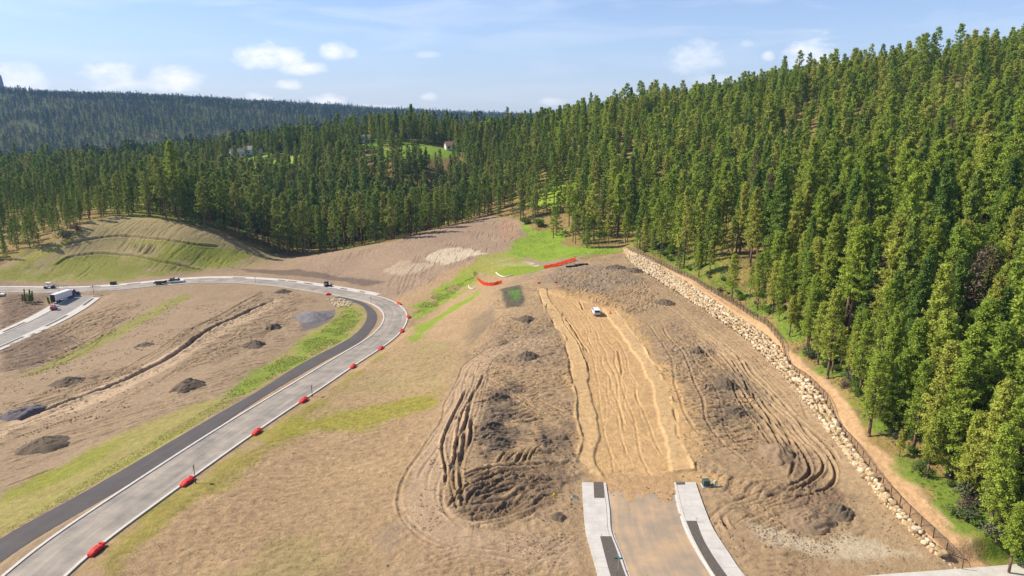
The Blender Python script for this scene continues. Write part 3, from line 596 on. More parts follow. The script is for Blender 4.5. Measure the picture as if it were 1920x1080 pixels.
m_green = simple("green_enamel", (.05, .09, .07), .5, .1)
m_pale = simple("pale_green_plastic", (.45, .52, .40), .6, .1)
m_yel = simple("yellow_paint", (.7, .45, .03), .5, .1)
m_teal = simple("teal_sign", (.02, .16, .16), .5, .05)
m_wood = simple("stake_wood", (.6, .48, .3), .8, .1)
m_hiviz = simple("hi_vis_cloth", (.55, .75, .05), .8, .1)
m_skin = simple("skin", (.45, .27, .18), .6, .05)
m_jean = simple("dark_trousers", (.05, .06, .1), .8, .1)
m_wall = simple("pale_siding", (.62, .58, .52), .8, .06)
m_roof = simple("grey_shingle", (.17, .16, .16), .9, .2)
m_roofr = simple("brown_shingle", (.22, .12, .08), .9, .2)
m_bark, t, b = mat("pine_bark"); v = coord(t, 'Object', (3, 3, .8)); f = mrange(t, noise(t, v, 2, 4), .3, .7, .6, 1.3)
lk(t, scalecol(t, lin(118,94,76), f), b.inputs['Base Color']); b.inputs['Roughness'].default_value = .95
def leafmat(name, c1, c2, c3, transl=.22, hue=None):
    m = bpy.data.materials.new(name); m.use_nodes = True; t = m.node_tree; t.nodes.clear()
    oi = N(t, 'ShaderNodeObjectInfo'); cr = N(t, 'ShaderNodeValToRGB'); cr.color_ramp.interpolation = 'LINEAR'
    cr.color_ramp.elements[0].color = (*c1, 1); cr.color_ramp.elements[1].color = (*c3, 1); e = cr.color_ramp.elements.new(.55); e.color = (*c2, 1)
    lk(t, oi.outputs['Random'], cr.inputs[0])
    at = N(t, 'ShaderNodeAttribute'); at.attribute_name = 'tint'
    c = scalecol(t, cr.outputs[0], at.outputs['Fac']); d = N(t, 'ShaderNodeBsdfDiffuse'); tr = N(t, 'ShaderNodeBsdfTranslucent'); lk(t, c, d.inputs[0]); lk(t, c, tr.inputs[0])
    mx = N(t, 'ShaderNodeMixShader'); mx.inputs[0].default_value = transl; lk(t, d.outputs[0], mx.inputs[1]); lk(t, tr.outputs[0], mx.inputs[2])
    o = N(t, 'ShaderNodeOutputMaterial'); lk(t, mx.outputs[0], o.inputs[0]); return m
m_pine = leafmat("pine_needles", (.25,.33,.052), (.34,.42,.064), (.43,.43,.090), .36)
m_fir = leafmat("fir_needles", (.15,.23,.050), (.20,.29,.055), (.27,.34,.065), .30)
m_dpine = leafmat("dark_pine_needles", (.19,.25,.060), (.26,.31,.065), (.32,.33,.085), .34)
m_far = leafmat("far_fir_needles", (.045,.085,.045), (.065,.11,.05), (.10,.13,.055), .15)
m_bush = leafmat("bush_leaves", (.10,.19,.03), (.14,.22,.035), (.15,.16,.07), .3)
m_lime = leafmat("spring_leaves", (.26,.34,.03), (.30,.36,.04), (.34,.32,.06), .3)
m_snag = leafmat("dry_twigs", (.14,.10,.07), (.16,.12,.08), (.19,.14,.10), .05)

# ---------------------------------------------------------------- mesh helpers
def mesh_np(name, V, F, mats, mi=None, smooth_=False, attrs=None, uv=None):
    """V (n,3), F (m,k) uniform polygons"""
    me = bpy.data.meshes.new(name); V = np.asarray(V, np.float32); F = np.asarray(F, np.int32); m, k = F.shape
    me.vertices.add(len(V)); me.vertices.foreach_set('co', V.ravel()); me.loops.add(m * k); me.loops.foreach_set('vertex_index', F.ravel())
    me.polygons.add(m); me.polygons.foreach_set('loop_start', np.arange(m, dtype=np.int32) * k)
    try: me.polygons.foreach_set('loop_total', np.full(m, k, np.int32))
    except Exception: pass
    for q in mats: me.materials.append(q)
    if mi is not None: me.polygons.foreach_set('material_index', np.asarray(mi, np.int32))
    me.polygons.foreach_set('use_smooth', np.full(m, bool(smooth_)))
    for nm, (typ, arr) in (attrs or {}).items():
        a = me.attributes.new(nm, typ, 'POINT'); a.data.foreach_set('color' if typ == 'FLOAT_COLOR' else ('vector' if typ == 'FLOAT_VECTOR' else 'value'), np.asarray(arr, np.float32).ravel())
    if uv is not None:
        l = me.uv_layers.new(name='UVMap'); l.data.foreach_set('uv', np.asarray(uv, np.float32)[F.ravel()].ravel())
    me.update(calc_edges=True); me.validate(); return me
def link(name, me, parent=None, loc=None, rz=None, label=None, cat=None, group=None, kind=None):
    o = bpy.data.objects.new(name, me); COL.objects.link(o)
    if parent is not None: o.parent = parent
    if loc is not None: o.location = loc
    if rz is not None: o.rotation_euler = rz if isinstance(rz, tuple) else (0, 0, rz)
    for k_, v_ in (('label', label), ('category', cat), ('group', group), ('kind', kind)):
        if v_: o[k_] = v_
    return o
def thing(name, label, cat, loc, rz=0, group=None): return link(name, None, None, loc, rz, label, cat, group)
class MB:
    def __init__(s): s.v = []; s.f = []; s.m = []
    def add(s, V, F, mi=0):
        o = len(s.v); s.v += [tuple(map(float, q)) for q in V]; s.f += [tuple(i + o for i in f) for f in F]; s.m += [mi] * len(F)
    def box(s, c, d, mi=0, rot=0, tap=(1, 1), shift=0):
        x, y, z = d[0] / 2, d[1] / 2, d[2] / 2; V = []
        for k, (a, b_, zz) in enumerate([(-1,-1,-1),(1,-1,-1),(1,1,-1),(-1,1,-1),(-1,-1,1),(1,-1,1),(1,1,1),(-1,1,1)]):
            tx, ty = tap if zz > 0 else (1, 1); px, py = a * x * tx, b_ * y * ty + (shift if zz > 0 else 0)
            V.append((c[0] + px * math.cos(rot) - py * math.sin(rot), c[1] + px * math.sin(rot) + py * math.cos(rot), c[2] + zz * z))
        s.add(V, [(0,3,2,1),(4,5,6,7),(0,1,5,4),(1,2,6,5),(2,3,7,6),(3,0,4,7)], mi); return s
    def tube(s, a, b_, r0, r1=None, n=8, mi=0):
        a = np.array(a, float); b_ = np.array(b_, float); r1 = r0 if r1 is None else r1; ax = b_ - a; ax /= np.linalg.norm(ax) + 1e-9
        u = np.cross(ax, (0, 0, 1) if abs(ax[2]) < .9 else (1, 0, 0)); u /= np.linalg.norm(u); w_ = np.cross(ax, u); V = []
        for c, r in ((a, r0), (b_, r1)):
            for k in range(n): t_ = 2 * math.pi * k / n; V.append(c + r * (u * math.cos(t_) + w_ * math.sin(t_)))
        s.add(V, [(k, (k + 1) % n, n + (k + 1) % n, n + k) for k in range(n)] + [tuple(range(n))[::-1], tuple(range(n, 2 * n))], mi); return s
    def prism(s, prof, x0, x1, mi=0):
        """profile in (y,z), extruded along x"""
        n = len(prof); V = [(x0, y, z) for y, z in prof] + [(x1, y, z) for y, z in prof]
        s.add(V, [(k, (k + 1) % n, n + (k + 1) % n, n + k) for k in range(n)] + [tuple(range(n))[::-1], tuple(range(n, 2 * n))], mi); return s
    def me(s, name, mats, bev=0, smooth_=False):
        m = bpy.data.meshes.new(name); m.from_pydata(s.v, [], s.f); m.polygons.foreach_set('material_index', s.m)
        for q in (mats if isinstance(mats, (list, tuple)) else [mats]): m.materials.append(q)
        if smooth_: m.polygons.foreach_set('use_smooth', [True] * len(m.polygons))
        m.update(); return m
    def obj(s, name, mats, parent=None, bev=0, **k):
        o = link(name, s.me(name, mats), parent, **k)
        if bev:
            q = o.modifiers.new('b', 'BEVEL'); q.width = bev; q.segments = 2; q.limit_method = 'ANGLE'
        return o

# ---------------------------------------------------------------- ground sheet
idx = np.arange(nx * ny).reshape(nx, ny)
F = np.stack([idx[:-1, :-1], idx[1:, :-1], idx[1:, 1:], idx[:-1, 1:]], -1).reshape(-1, 4)
V = np.stack([MX, MY, H], -1).reshape(-1, 3)
Cc = np.clip(Cb, .01, .9).reshape(-1, 3)
me = mesh_np('ground', V, F, [m_ground], smooth_=True, attrs={'Col': ('FLOAT_COLOR', np.c_[Cc, np.ones(len(Cc))])})
link('ground', me, kind='structure')
del V, F, idx

def sweep(name, P, prof, m, kind='structure', closed=True, **k):
    """prof: list of (offset to the right, height) swept along P"""
    n = len(P); rows = [np.c_[offs(P, o)[:, :2], P[:, 2] + z] for o, z in prof]; V = np.stack(rows, 1).reshape(-1, 3); q = len(prof)
    s = np.r_[0, np.cumsum(np.linalg.norm(np.diff(P[:, :2], axis=0), axis=1))]
    uv = np.stack([np.tile([o for o, _ in prof], (n, 1)), np.repeat(s[:, None], q, 1)], -1).reshape(-1, 2); F = []
    for i in range(n - 1):
        for j in range(q if closed else q - 1):
            a = i * q + j; b_ = i * q + (j + 1) % q; F.append((a, b_, b_ + q, a + q))
    return link(name, mesh_np(name, V, F, [m], uv=uv), kind=kind, **k)
RC = resample(ROADC, 420)
iend = int(np.argmin(np.hypot(RC[:, 0] - SIDEC[-1, 0], RC[:, 1] - SIDEC[-1, 1])))
link_k = lambda o0, o1, h=.13: [(o0, -.2), (o0, h), (o1, h), (o1, -.2)]
sweep('road', RC, [(-RHW, 0.01), (-1.2, .05), (0, .07), (1.2, .05), (RHW, 0.01)], m_asph, closed=False)
sweep('kerb', RC, link_k(RHW, RHW + .42), m_conc2)
gap = [i for i in range(len(RC)) if np.hypot(*(RC[i, :2] - SIDEC[-1, :2])) < 7.5]
sweep('kerb', RC[:gap[0]], link_k(-RHW - .42, -RHW), m_conc2)
sweep('kerb', RC[gap[-1]:], link_k(-RHW - .42, -RHW), m_conc2)
TR = resample(TRC, 260); thw = np.interp(np.linspace(0, 1, 260), np.linspace(0, 1, 130), THW)
A_ = offs(TR, -thw); B_ = offs(TR, thw); V = np.stack([np.c_[A_[:, :2], TR[:, 2]], np.c_[TR[:, :2], TR[:, 2] + .03], np.c_[B_[:, :2], TR[:, 2]]], 1).reshape(-1, 3)
ln = np.r_[0, np.cumsum(np.linalg.norm(np.diff(TR[:, :2], axis=0), axis=1))]
link('path', mesh_np('path', V, [(i * 3 + j, i * 3 + j + 1, i * 3 + j + 4, i * 3 + j + 3) for i in range(259) for j in (0, 1)], [m_trail], uv=np.stack([np.tile([0, 2, 4], (260, 1)), np.repeat(ln[:, None], 3, 1)], -1).reshape(-1, 2)), kind='structure')
# far pavement beside the road, with planting strips cut in it
def at_px(P, u):  # index of the polyline point nearest to picture column u
    uu, vv, _ = proj(P); ok = np.arange(len(P)); far = vv < 575; return int(ok[far][np.argmin(np.abs(uu[far] - u))])
i0, i1 = at_px(RC, 690), at_px(RC, -60); i0, i1 = min(i0, i1), max(i0, i1)
sweep('pavement', RC[i0:i1], [(RHW + .424, -.2), (RHW + .424, .12), (RHW + 3.2, .13), (RHW + 3.2, -.2)], m_conc)
for ua, ub in ((668,655),(635,620),(572,550),(540,522),(520,505),(447,420),(330,300),(260,225),(175,150),(90,60)):
    a, b_ = sorted((at_px(RC, ua), at_px(RC, ub)))
    sweep('planting_strip', RC[a:max(b_, a + 3)], [(RHW + .55, .133), (RHW + 1.6, .139)], m_plant, closed=False)
SC2 = resample(SIDEC, 120); SC2 = SC2[:-4]
sweep('side_street', SC2, [(-3.9, .012), (0, .06), (3.9, .012)], m_asph2, closed=False)
for sgn, nm in ((-1, 'l'), (1, 'r')):
    s0, s1 = sorted((sgn * 3.9, sgn * 4.2)); sweep('kerb', SC2[:-6], link_k(s0, s1), m_conc2)
    s0, s1 = sorted((sgn * 4.204, sgn * 7.2)); sweep('pavement', SC2[:-6], [(s0, -.2), (s0, .12), (s1, .12), (s1, -.2)], m_conc)
    for a, b_ in (((8, 34), (52, 74), (92, 108)) if sgn > 0 else ((0, 30), (40, 60))):
        s0, s1 = sorted((sgn * 4.4, sgn * 5.5)); sweep('planting_strip', SC2[a:b_], [(s0, .126), (s1, .126)], m_plant, closed=False)
# pad street
def loft(name, A, B, z0, z1, m, n=40, **k):
    A = resample(crom(A, 1), n); B = resample(crom(B, 1), n); V = []
    for a, b_ in zip(A, B): V += [(a[0], a[1], z0), (a[0], a[1], z1), (b_[0], b_[1], z1), (b_[0], b_[1], z0)]
    F = [(i * 4 + j, i * 4 + (j + 1) % 4, i * 4 + 4 + (j + 1) % 4, i * 4 + 4 + j) for i in range(n - 1) for j in range(4)] + [(3, 2, 1, 0), (4 * n - 4, 4 * n - 3, 4 * n - 2, 4 * n - 1)]
    return link(name, mesh_np(name, V, F, [m]), kind='structure', **k)
def lerp(A, B, t): return A * (1 - t) + B * t
loft('pavement', SWL, lerp(SWL, SWLi, .86), -.3, .10, m_conc); loft('kerb', lerp(SWL, SWLi, .875), lerp(SWL, SWLi, .98), -.3, .085, m_conc2); loft('gutter', lerp(SWL, SWLi, .98), lerp(SWL, SWLi, 1.10), -.3, -.09, m_conc2)
loft('pavement', lerp(SWR, SWRi, .86), SWR, -.3, .10, m_conc); loft('kerb', lerp(SWR, SWRi, .98), lerp(SWR, SWRi, .875), -.3, .085, m_conc2); loft('gutter', lerp(SWR, SWRi, 1.10), lerp(SWR, SWRi, .98), -.3, -.09, m_conc2)
def hz_(px): q = hit(px); return q
for A_, B_ in (([(1112.5,906),(1114,936)], [(1131,906),(1133.5,936)]), ([(1125,1008),(1133,1040),(1144,1080),(1170,1160)], [(1146,1008),(1158,1040),(1172,1080),(1204,1160)]),
               ([(1267,906),(1268.5,911)], [(1284,906),(1285,911)]), ([(1286,979),(1303,1018),(1338,1078),(1400,1160)], [(1306,979),(1321,1018),(1360,1078),(1428,1160)])):
    loft('planting_strip', hz_(A_), hz_(B_), .05, .106, m_plant, 20)
SCr = resample(SC, 120)
hwS = np.interp(np.linspace(0, 1, 120), np.linspace(0, 1, 6), np.linalg.norm(SWLi[:, :2] - SWRi[:, :2], axis=1) / 2)
A_ = offs(SCr, -hwS * .96); B_ = offs(SCr, hwS * .96); V = np.stack([np.c_[A_[:, :2], np.full(120, -.085)], np.c_[SCr[:, :2], np.full(120, -.02)], np.c_[B_[:, :2], np.full(120, -.085)]], 1).reshape(-1, 3)
V = V[3 * 3:]
nn_ = len(V) // 3; ln = np.linspace(0, 30, nn_)
link('street', mesh_np('street', V, [(i * 3 + j, i * 3 + j + 1, i * 3 + j + 4, i * 3 + j + 3) for i in range(nn_ - 1) for j in (0, 1)], [m_street], uv=np.stack([np.tile([0, 4, 8], (nn_, 1)), np.repeat(ln[:, None], 3, 1)], -1).reshape(-1, 2)), kind='structure')
sweep('pavement', PB, [(-1.0, -.2), (-1.0, .14), (1.0, .14), (1.0, -.2)], m_conc)
sweep('kerb', PB, [(1.004, -.2), (1.004, .12), (1.25, .12), (1.25, -.2)], m_conc2)
sweep('road', PB, [(1.3, -.0), (9, -.0)], m_trail, closed=False)

# ---------------------------------------------------------------- rock wall
import bmesh
def ico(sub):
    bm = bmesh.new(); bmesh.ops.create_icosphere(bm, subdivisions=sub, radius=1); bm.verts.ensure_lookup_table()
    V = np.array([v.co[:] for v in bm.verts]); F = np.array([[v.index for v in f.verts] for f in bm.faces]); bm.free(); return V, F
IV, IF = ico(2)
def lumps(C, S, seed, jag=.25, IV=IV, IF=IF):
    """many irregular stones: centres C (n,3), sizes S (n,3)"""
    r_ = np.random.default_rng(seed); n = len(C); V = np.repeat(IV[None], n, 0)
    for _ in range(7):   # chop by random planes for flat faces
        d = r_.normal(size=(n, 1, 3)); d /= np.linalg.norm(d, axis=2, keepdims=True); lim = r_.uniform(.5, .85, (n, 1))
        p = (V * d).sum(2); ex = np.maximum(p - lim, 0); V = V - ex[..., None] * d
    V = V * (1 + jag * (r_.random((n, V.shape[1], 1)) - .5) * .4)
    a = r_.uniform(0, 6.28, n); ca, sa = np.cos(a)[:, None], np.sin(a)[:, None]; V = V * S[:, None, :]
    x = V[..., 0] * ca - V[..., 1] * sa; y = V[..., 0] * sa + V[..., 1] * ca; V = np.stack([x, y, V[..., 2]], -1) + C[:, None, :]
    F = IF[None] + (np.arange(n) * len(IV))[:, None, None]; return V.reshape(-1, 3), F.reshape(-1, 3)
C_ = []; S_ = []
cumW = np.r_[0, np.cumsum(np.linalg.norm(np.diff(WB[:, :2], axis=0), axis=1))]; Lw = cumW[-1]
for row in range(9):
    s_ = random.random()
    while s_ < Lw - .5:
        k = s_ / Lw * 259; i = int(k); a = WB[i]; b_ = WT[i]; wd = np.linalg.norm(b_[:2] - a[:2]); rows = max(2, min(9, round(wd / .56)))
        if row < rows:
            tt = (row + .5) / rows + random.uniform(-.06, .06); p = a * (1 - tt) + b_ * tt
            sz = random.choice((random.uniform(.28, .42), random.uniform(.30, .60))); C_.append((p[0] + random.uniform(-.1, .1), p[1], p[2] + .12)); S_.append((sz * random.uniform(.9, 1.3), sz, sz * random.uniform(.7, .95)))
            s_ += sz * 1.3
        else: s_ += 1
C_ = np.array(C_); S_ = np.array(S_)
V, F = lumps(C_, S_, 5)
m_stone, t, b = mat("buff_boulders"); a_ = N(t, 'ShaderNodeAttribute'); a_.attribute_name = 'tint'; v = coord(t)
cr = N(t, 'ShaderNodeValToRGB'); cr.color_ramp.elements[0].color = (*lin(160,132,94), 1); cr.color_ramp.elements[1].color = (*lin(208,192,164), 1); e = cr.color_ramp.elements.new(.45); e.color = (*lin(192,168,128), 1)
lk(t, a_.outputs['Fac'], cr.inputs[0]); lk(t, scalecol(t, cr.outputs[0], mrange(t, noise(t, v, 2.5, 5), .3, .7, .8, 1.12)), b.inputs['Base Color']); b.inputs['Roughness'].default_value = .9
wall = link('retaining_wall', mesh_np('retaining_wall', V, F, [m_stone], attrs={'tint': ('FLOAT', np.repeat(rng.random(len(C_)), len(IV)))}),
            label='long curving retaining wall of pale buff boulders below the black fence', cat='wall')
# ---------------------------------------------------------------- chain-link fence
FP = resample(FN, 330); FP[:, 2] = ground(FP[:, 0], FP[:, 1]); FP = smooth(FP, 2)
fence = thing('chain_link_fence', 'long black chain-link fence along the top of the boulder wall', 'fence', tuple(FP[0]))
O = FP[0]; FH = 1.5
def wires(P, step_, h, wd):
    s = np.r_[0, np.cumsum(np.linalg.norm(np.diff(P[:, :2], axis=0), axis=1))]; L = s[-1]; V = []; F = []
    def pt(t_): return np.array([np.interp(t_, s, P[:, k]) for k in range(3)])
    t_ = 0
    while t_ < L - h * .7:
        for (ta, tb) in ((t_, t_ + h * .6), (t_ + h * .6, t_)):
            a = pt(ta); b_ = pt(tb); b_ = b_ + [0, 0, h]; 
            dx = (b_ - a)[:2]; dx /= np.linalg.norm(dx) + 1e-9; o = len(V); q = np.array([dx[0] * wd, dx[1] * wd, 0])
            V += [a - q, a + q, b_ + q, b_ - q]; F.append((o, o + 1, o + 2, o + 3))
        t_ += step_
    return np.array(V), F
V, F = wires(FP, .11, FH, .0085)
link('chain_link_mesh', mesh_np('chain_link_mesh', V - O, F, [m_dark]), fence)
mb = MB()
for i in range(0, len(FP) - 3, 3): mb.tube(FP[i] + [0, 0, FH] - O, FP[i + 3] + [0, 0, FH] - O, .035, n=5)
mb.obj('top_rail', m_dark, fence)
sF = np.r_[0, np.cumsum(np.linalg.norm(np.diff(FP[:, :2], axis=0), axis=1))]
npost = 82; pm = MB().tube((0, 0, -.3), (0, 0, FH + .06), .05, n=6).tube((0, 0, FH + .06), (0, 0, FH + .10), .05, .01, 6).me('post', [m_dark])
for t_ in np.linspace(0, sF[-1], npost):
    p = [float(np.interp(t_, sF, FP[:, k]) - O[k]) for k in range(3)]; link('post', pm, fence, p)

# ---------------------------------------------------------------- trees
def tri_tufts(C, D, Ln, Wd, r_, up=.75):
    """quads: centres C, directions D, lengths, widths; they tend to face outward and up"""
    n = len(C); ou = C * [1, 1, 0]; ou = ou / (np.linalg.norm(ou, axis=1)[:, None] + 1e-6); nn = ou * .55 + np.array([0, 0, up]) + r_.normal(0, .42, (n, 3)); u = np.cross(D, nn); u -= (u * D).sum(1)[:, None] * D; u /= np.linalg.norm(u, axis=1)[:, None] + 1e-9
    a = C - u * Wd[:, None] * .5; b_ = C + D * Ln[:, None] * .45 - u * Wd[:, None] * .5 ; c = C + D * Ln[:, None]; d = C + D * Ln[:, None] * .45 + u * Wd[:, None] * .5
    return np.stack([C, b_, c, d], 1).reshape(-1, 3)
def make_tree(seed, h, kind, lod, full=False):
    r_ = np.random.default_rng(seed)
    pine = kind == 'pine'
    cb = (r_.uniform(.24, .40) if pine else r_.uniform(.08, .2)) if not full else r_.uniform(.05, .12)
    Rm = h * (r_.uniform(.118, .155) if pine else r_.uniform(.125, .15)) * (1.15 if full else 1) * (1.12 if lod == 1 else 1)
    nb = {0: 120 if pine else 150, 1: 46, 2: 17}[lod]; tuft = {0: 11, 1: 6, 2: 3}[lod]; bl = {0: 8, 1: 7, 2: 3}[lod]
    size = {0: .42, 1: .74, 2: 1.9}[lod] * (h / 22) ** .3
    C = []; D = []; Ls = []; Ws = []; T = []; bv = []
    lean = r_.normal(0, .012, 2)
    for k in range(nb):
        t = ((k + r_.random()) / nb) ** 1.05; z = h * (cb + (1 - cb) * t)
        prof = (min(1, .55 + t * 3.0) * (1 - t) ** .62 if pine else (1 - t) ** .82) ; L = Rm * prof * r_.uniform(.62, 1.18) + .35
        if pine and r_.random() < .10: L *= .45
        az_ = k * 2.4 + r_.normal(0, .5); slope = (-.15 + .75 * t if pine else -.38 + .7 * t) + r_.normal(0, .12)
        base = np.array([lean[0] * z, lean[1] * z, z]); dr = np.array([math.cos(az_), math.sin(az_), slope]); tip = base + dr * L
        bv.append((base, tip)); tb = r_.uniform(.78, 1.22)
        for q in range(tuft):
            f = (.28 + .75 * (q + r_.random()) / tuft); side = np.array([-dr[1], dr[0], 0]) * r_.normal(0, .20 * L * (1.15 - f) + .12)
            c = base + dr * L * f + side + np.array([0, 0, r_.normal(0, .12) + .08 * L * f * f])
            for e in range(bl):
                d = np.array([math.cos(az_), math.sin(az_), .35]) * .55 + r_.normal(0, .62, 3); d /= np.linalg.norm(d)
                C.append(c + r_.normal(0, .13, 3)); D.append(d); Ls.append(size * r_.uniform(.7, 1.25) * (1.0 if f < .95 else .8)); Ws.append(size * r_.uniform(.38, .6)); T.append(tb * r_.uniform(.82, 1.18) * (.88 + .2 * f))
    for e in range({0: 26, 1: 12, 2: 5}[lod]):  # leader
        zz = h * r_.uniform(.93, 1.0); C.append(np.array([lean[0] * zz, lean[1] * zz, zz])); d = r_.normal(0, .4, 3) + [0, 0, .9]; d /= np.linalg.norm(d); D.append(d); Ls.append(size * .8); Ws.append(size * .35); T.append(1)
    C = np.array(C); D = np.array(D); Ls = np.array(Ls); Ws = np.array(Ws)
    V = tri_tufts(C, D, Ls, Ws, r_); F = np.arange(len(V)).reshape(-1, 4); T = np.repeat(T, 4)
    tm = MB(); r0 = h * .0135 + .06; ns = 7 if lod == 0 else 4
    hs = [0, .04, .25, .5, .75, .97]; rr = [1.35, 1.0, .85, .62, .35, .08]
    if lod == 2: hs = [0, .9]; rr = [1, .2]
    for a in range(len(hs) - 1): tm.tube((lean[0] * h * hs[a], lean[1] * h * hs[a], h * hs[a] - (.8 if a == 0 else 0)), (lean[0] * h * hs[a + 1], lean[1] * h * hs[a + 1], h * hs[a + 1]), r0 * rr[a], r0 * rr[a + 1], ns)
    if lod < 2:
        for (a, b_) in bv[::1 if lod == 0 else 3]: tm.tube(a, a + (b_ - a) * .85, .055 if lod == 0 else .08, .015, 3)
        if lod == 0 and pine and not full:
            for k in range(12):
                z = h * r_.uniform(.12, cb); a_ = r_.uniform(0, 6.28); tm.tube((0, 0, z), (math.cos(a_) * h * .06, math.sin(a_) * h * .06, z - .1), .035, .01, 3)
    return V, F, T, tm
def crown_mesh(name, V, F, T, m): return mesh_np(name, V, F, [m], attrs={'tint': ('FLOAT', T)})
SRC = bpy.data.collections.new("tree_sources")   # never linked to the scene; read by the forest's geometry nodes
protoN = []
spec = [('pine', 24, False), ('pine', 22, False), ('pine', 26, False), ('pine', 19, False), ('fir', 23, False), ('fir', 25, False), ('pine', 14, True), ('fir', 12, True), ('pine', 24, False), ('pine', 20, True), ('snag', 19, False), ('snag', 22, False), ('pine', 16, False), ('pine', 18, False), ('pine', 13, False)]
for i, (k_, h_, full) in enumerate(spec):
    V, F, T, tm = make_tree(100 + i, h_, 'pine' if k_ != 'fir' else 'fir', 0, full)
    if i >= 12: F = F[np.random.default_rng(i).random(len(F)) < .5]
    if k_ == 'snag': keep = np.random.default_rng(i).random(len(F)) < .10; F = F[keep]
    protoN.append((k_, h_, crown_mesh('crown', V, F, T, m_snag if k_ == 'snag' else (m_pine if k_ == 'pine' else m_fir)), tm.me('trunk', [m_bark], smooth_=True)))
def src(i, lod, kind, h_, full, name, lm=None):
    V, F, T, tm = make_tree(300 + i + lod * 50, h_, kind, lod, full); tv = np.array(tm.v); tf = [f for f in tm.f if len(f) == 4]
    Fa = np.vstack([F, np.array(tf) + len(V)]); me = mesh_np(name, np.vstack([V, tv]), Fa, [lm or (m_pine if kind == 'pine' else m_fir), m_bark], mi=np.r_[np.zeros(len(F)), np.ones(len(tf))], attrs={'tint': ('FLOAT', np.r_[T, np.ones(len(tv))])})
    o = bpy.data.objects.new(name, me); SRC.objects.link(o)
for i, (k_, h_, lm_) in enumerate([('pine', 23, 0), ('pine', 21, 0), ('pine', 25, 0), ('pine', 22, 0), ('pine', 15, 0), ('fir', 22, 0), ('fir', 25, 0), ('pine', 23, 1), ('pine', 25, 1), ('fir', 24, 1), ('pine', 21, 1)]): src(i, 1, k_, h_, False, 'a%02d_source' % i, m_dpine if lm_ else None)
for i, (k_, h_) in enumerate([('pine', 23), ('fir', 25), ('pine', 24), ('fir', 22), ('pine', 21)]): src(i, 2, k_, h_, False, 'b%02d_source' % i, m_far if i < 4 else m_dpine)

def in_poly(P, x, y):
    ins = np.zeros(len(x), bool); m = len(P)
    for k in range(m):
        x0, y0 = P[k][:2]; x1, y1 = P[(k + 1) % m][:2]
        if y0 == y1: continue
        ins ^= ((y0 > y) != (y1 > y)) & (x < (x1 - x0) * (y - y0) / (y1 - y0) + x0)
    return ins
def scatter(x0, x1, y0, y1, sp, seed):
    r_ = np.random.default_rng(seed); X, Y = np.meshgrid(np.arange(x0, x1, sp), np.arange(y0, y1, sp)); X = X + r_.uniform(-.5, .5, X.shape) * sp * 1.15; Y = Y + r_.uniform(-.5, .5, Y.shape) * sp * 1.15
    return X.ravel(), Y.ravel()
xs, ys = [], []
for a in ((45, 480, 40, 620, 4.9, 1), (-520, 45, 255, 640, 5.8, 2), (-900, 45, 640, 1250, 8.0, 3), (60, 150, 55, 160, 6.5, 9), (45, 500, 620, 900, 8, 6), (-1900, 500, 1250, 2700, 10.0, 4)):
    x, y = scatter(*a); xs.append(x); ys.append(y)
TX = np.concatenate(xs); TY = np.concatenate(ys); TZ = ground(TX, TY)
ok = ~in_poly(SITEW, TX, TY)
dens = fbm(TX, TY, 26, 3, 300); rr_ = rng.random(len(TX)); gap_ = fbm(TX, TY, 9, 2, 303); ok &= (dens > .34) | (rr_ < .25); ok &= (rr_ > .06) & ((gap_ > .33) | (TX < 30) | (TY < 150))
for (cx_, cy_, a, b_) in CLEAR: ok &= ((TX - cx_) / a) ** 2 + ((TY - cy_) / b_) ** 2 > 1
nearR = (TX > 60) & (TY < 170)
ok &= ~((TY > 1200) & (fbm(TX, TY, 120, 3, 310) < .28))
u, v, dep = proj(np.c_[TX, TY, TZ + 12]); hm = 60 * FPX / np.maximum(dep, 60) * .5
ok &= (dep > 40) & (u > -120 - hm) & (u < 2040 + hm) & (v < 1500)
TX, TY, TZ, dep, u = TX[ok], TY[ok], TZ[ok], dep[ok], u[ok]
# distance from the cleared edge: smaller trees at the margin
ed = np.full(len(TX), 1e9); Es = np.vstack([SITEW[:-5]])
for k in range(len(Es) - 1):
    a, b_ = Es[k], Es[k + 1]; e = b_ - a; tt = np.clip(((TX - a[0]) * e[0] + (TY - a[1]) * e[1]) / (e @ e + 1e-9), 0, 1); ed = np.minimum(ed, np.hypot(TX - a[0] - tt * e[0], TY - a[1] - tt * e[1]))
scl = (rng.uniform(.48, .92, len(TX)) + .26 * (rng.random(len(TX)) > .9)) * np.where(TY > 1200, .95, 1) * (.9 + .2 * fbm(TX, TY, 60, 2, 320))
scl *= np.where((TX > 60) & (TY < 190), 1.18, 1.0)
UU = proj(np.c_[TX, TY, TZ])[0]; scl *= np.where((TX < -60) & (TY < 480), np.where(UU > 290, 1.2, .9), 1.0); scl *= np.where((UU < 200) & (TY < 390), .72, 1.0)
scl *= np.where((ed < 8) & (TX > 30), rng.uniform(.4, .95, len(TX)), 1)
# visible height on screen, trees in the frame only
u2, v2, d2 = proj(np.c_[TX, TY, TZ + 20 * scl]); ub, vb, _ = proj(np.c_[TX, TY, TZ])
size = scl * 22 * FPX / np.maximum(dep, 1); vis = (u2 > -5) & (u2 < 1925) & (v2 < 1075) & (vb > 0)
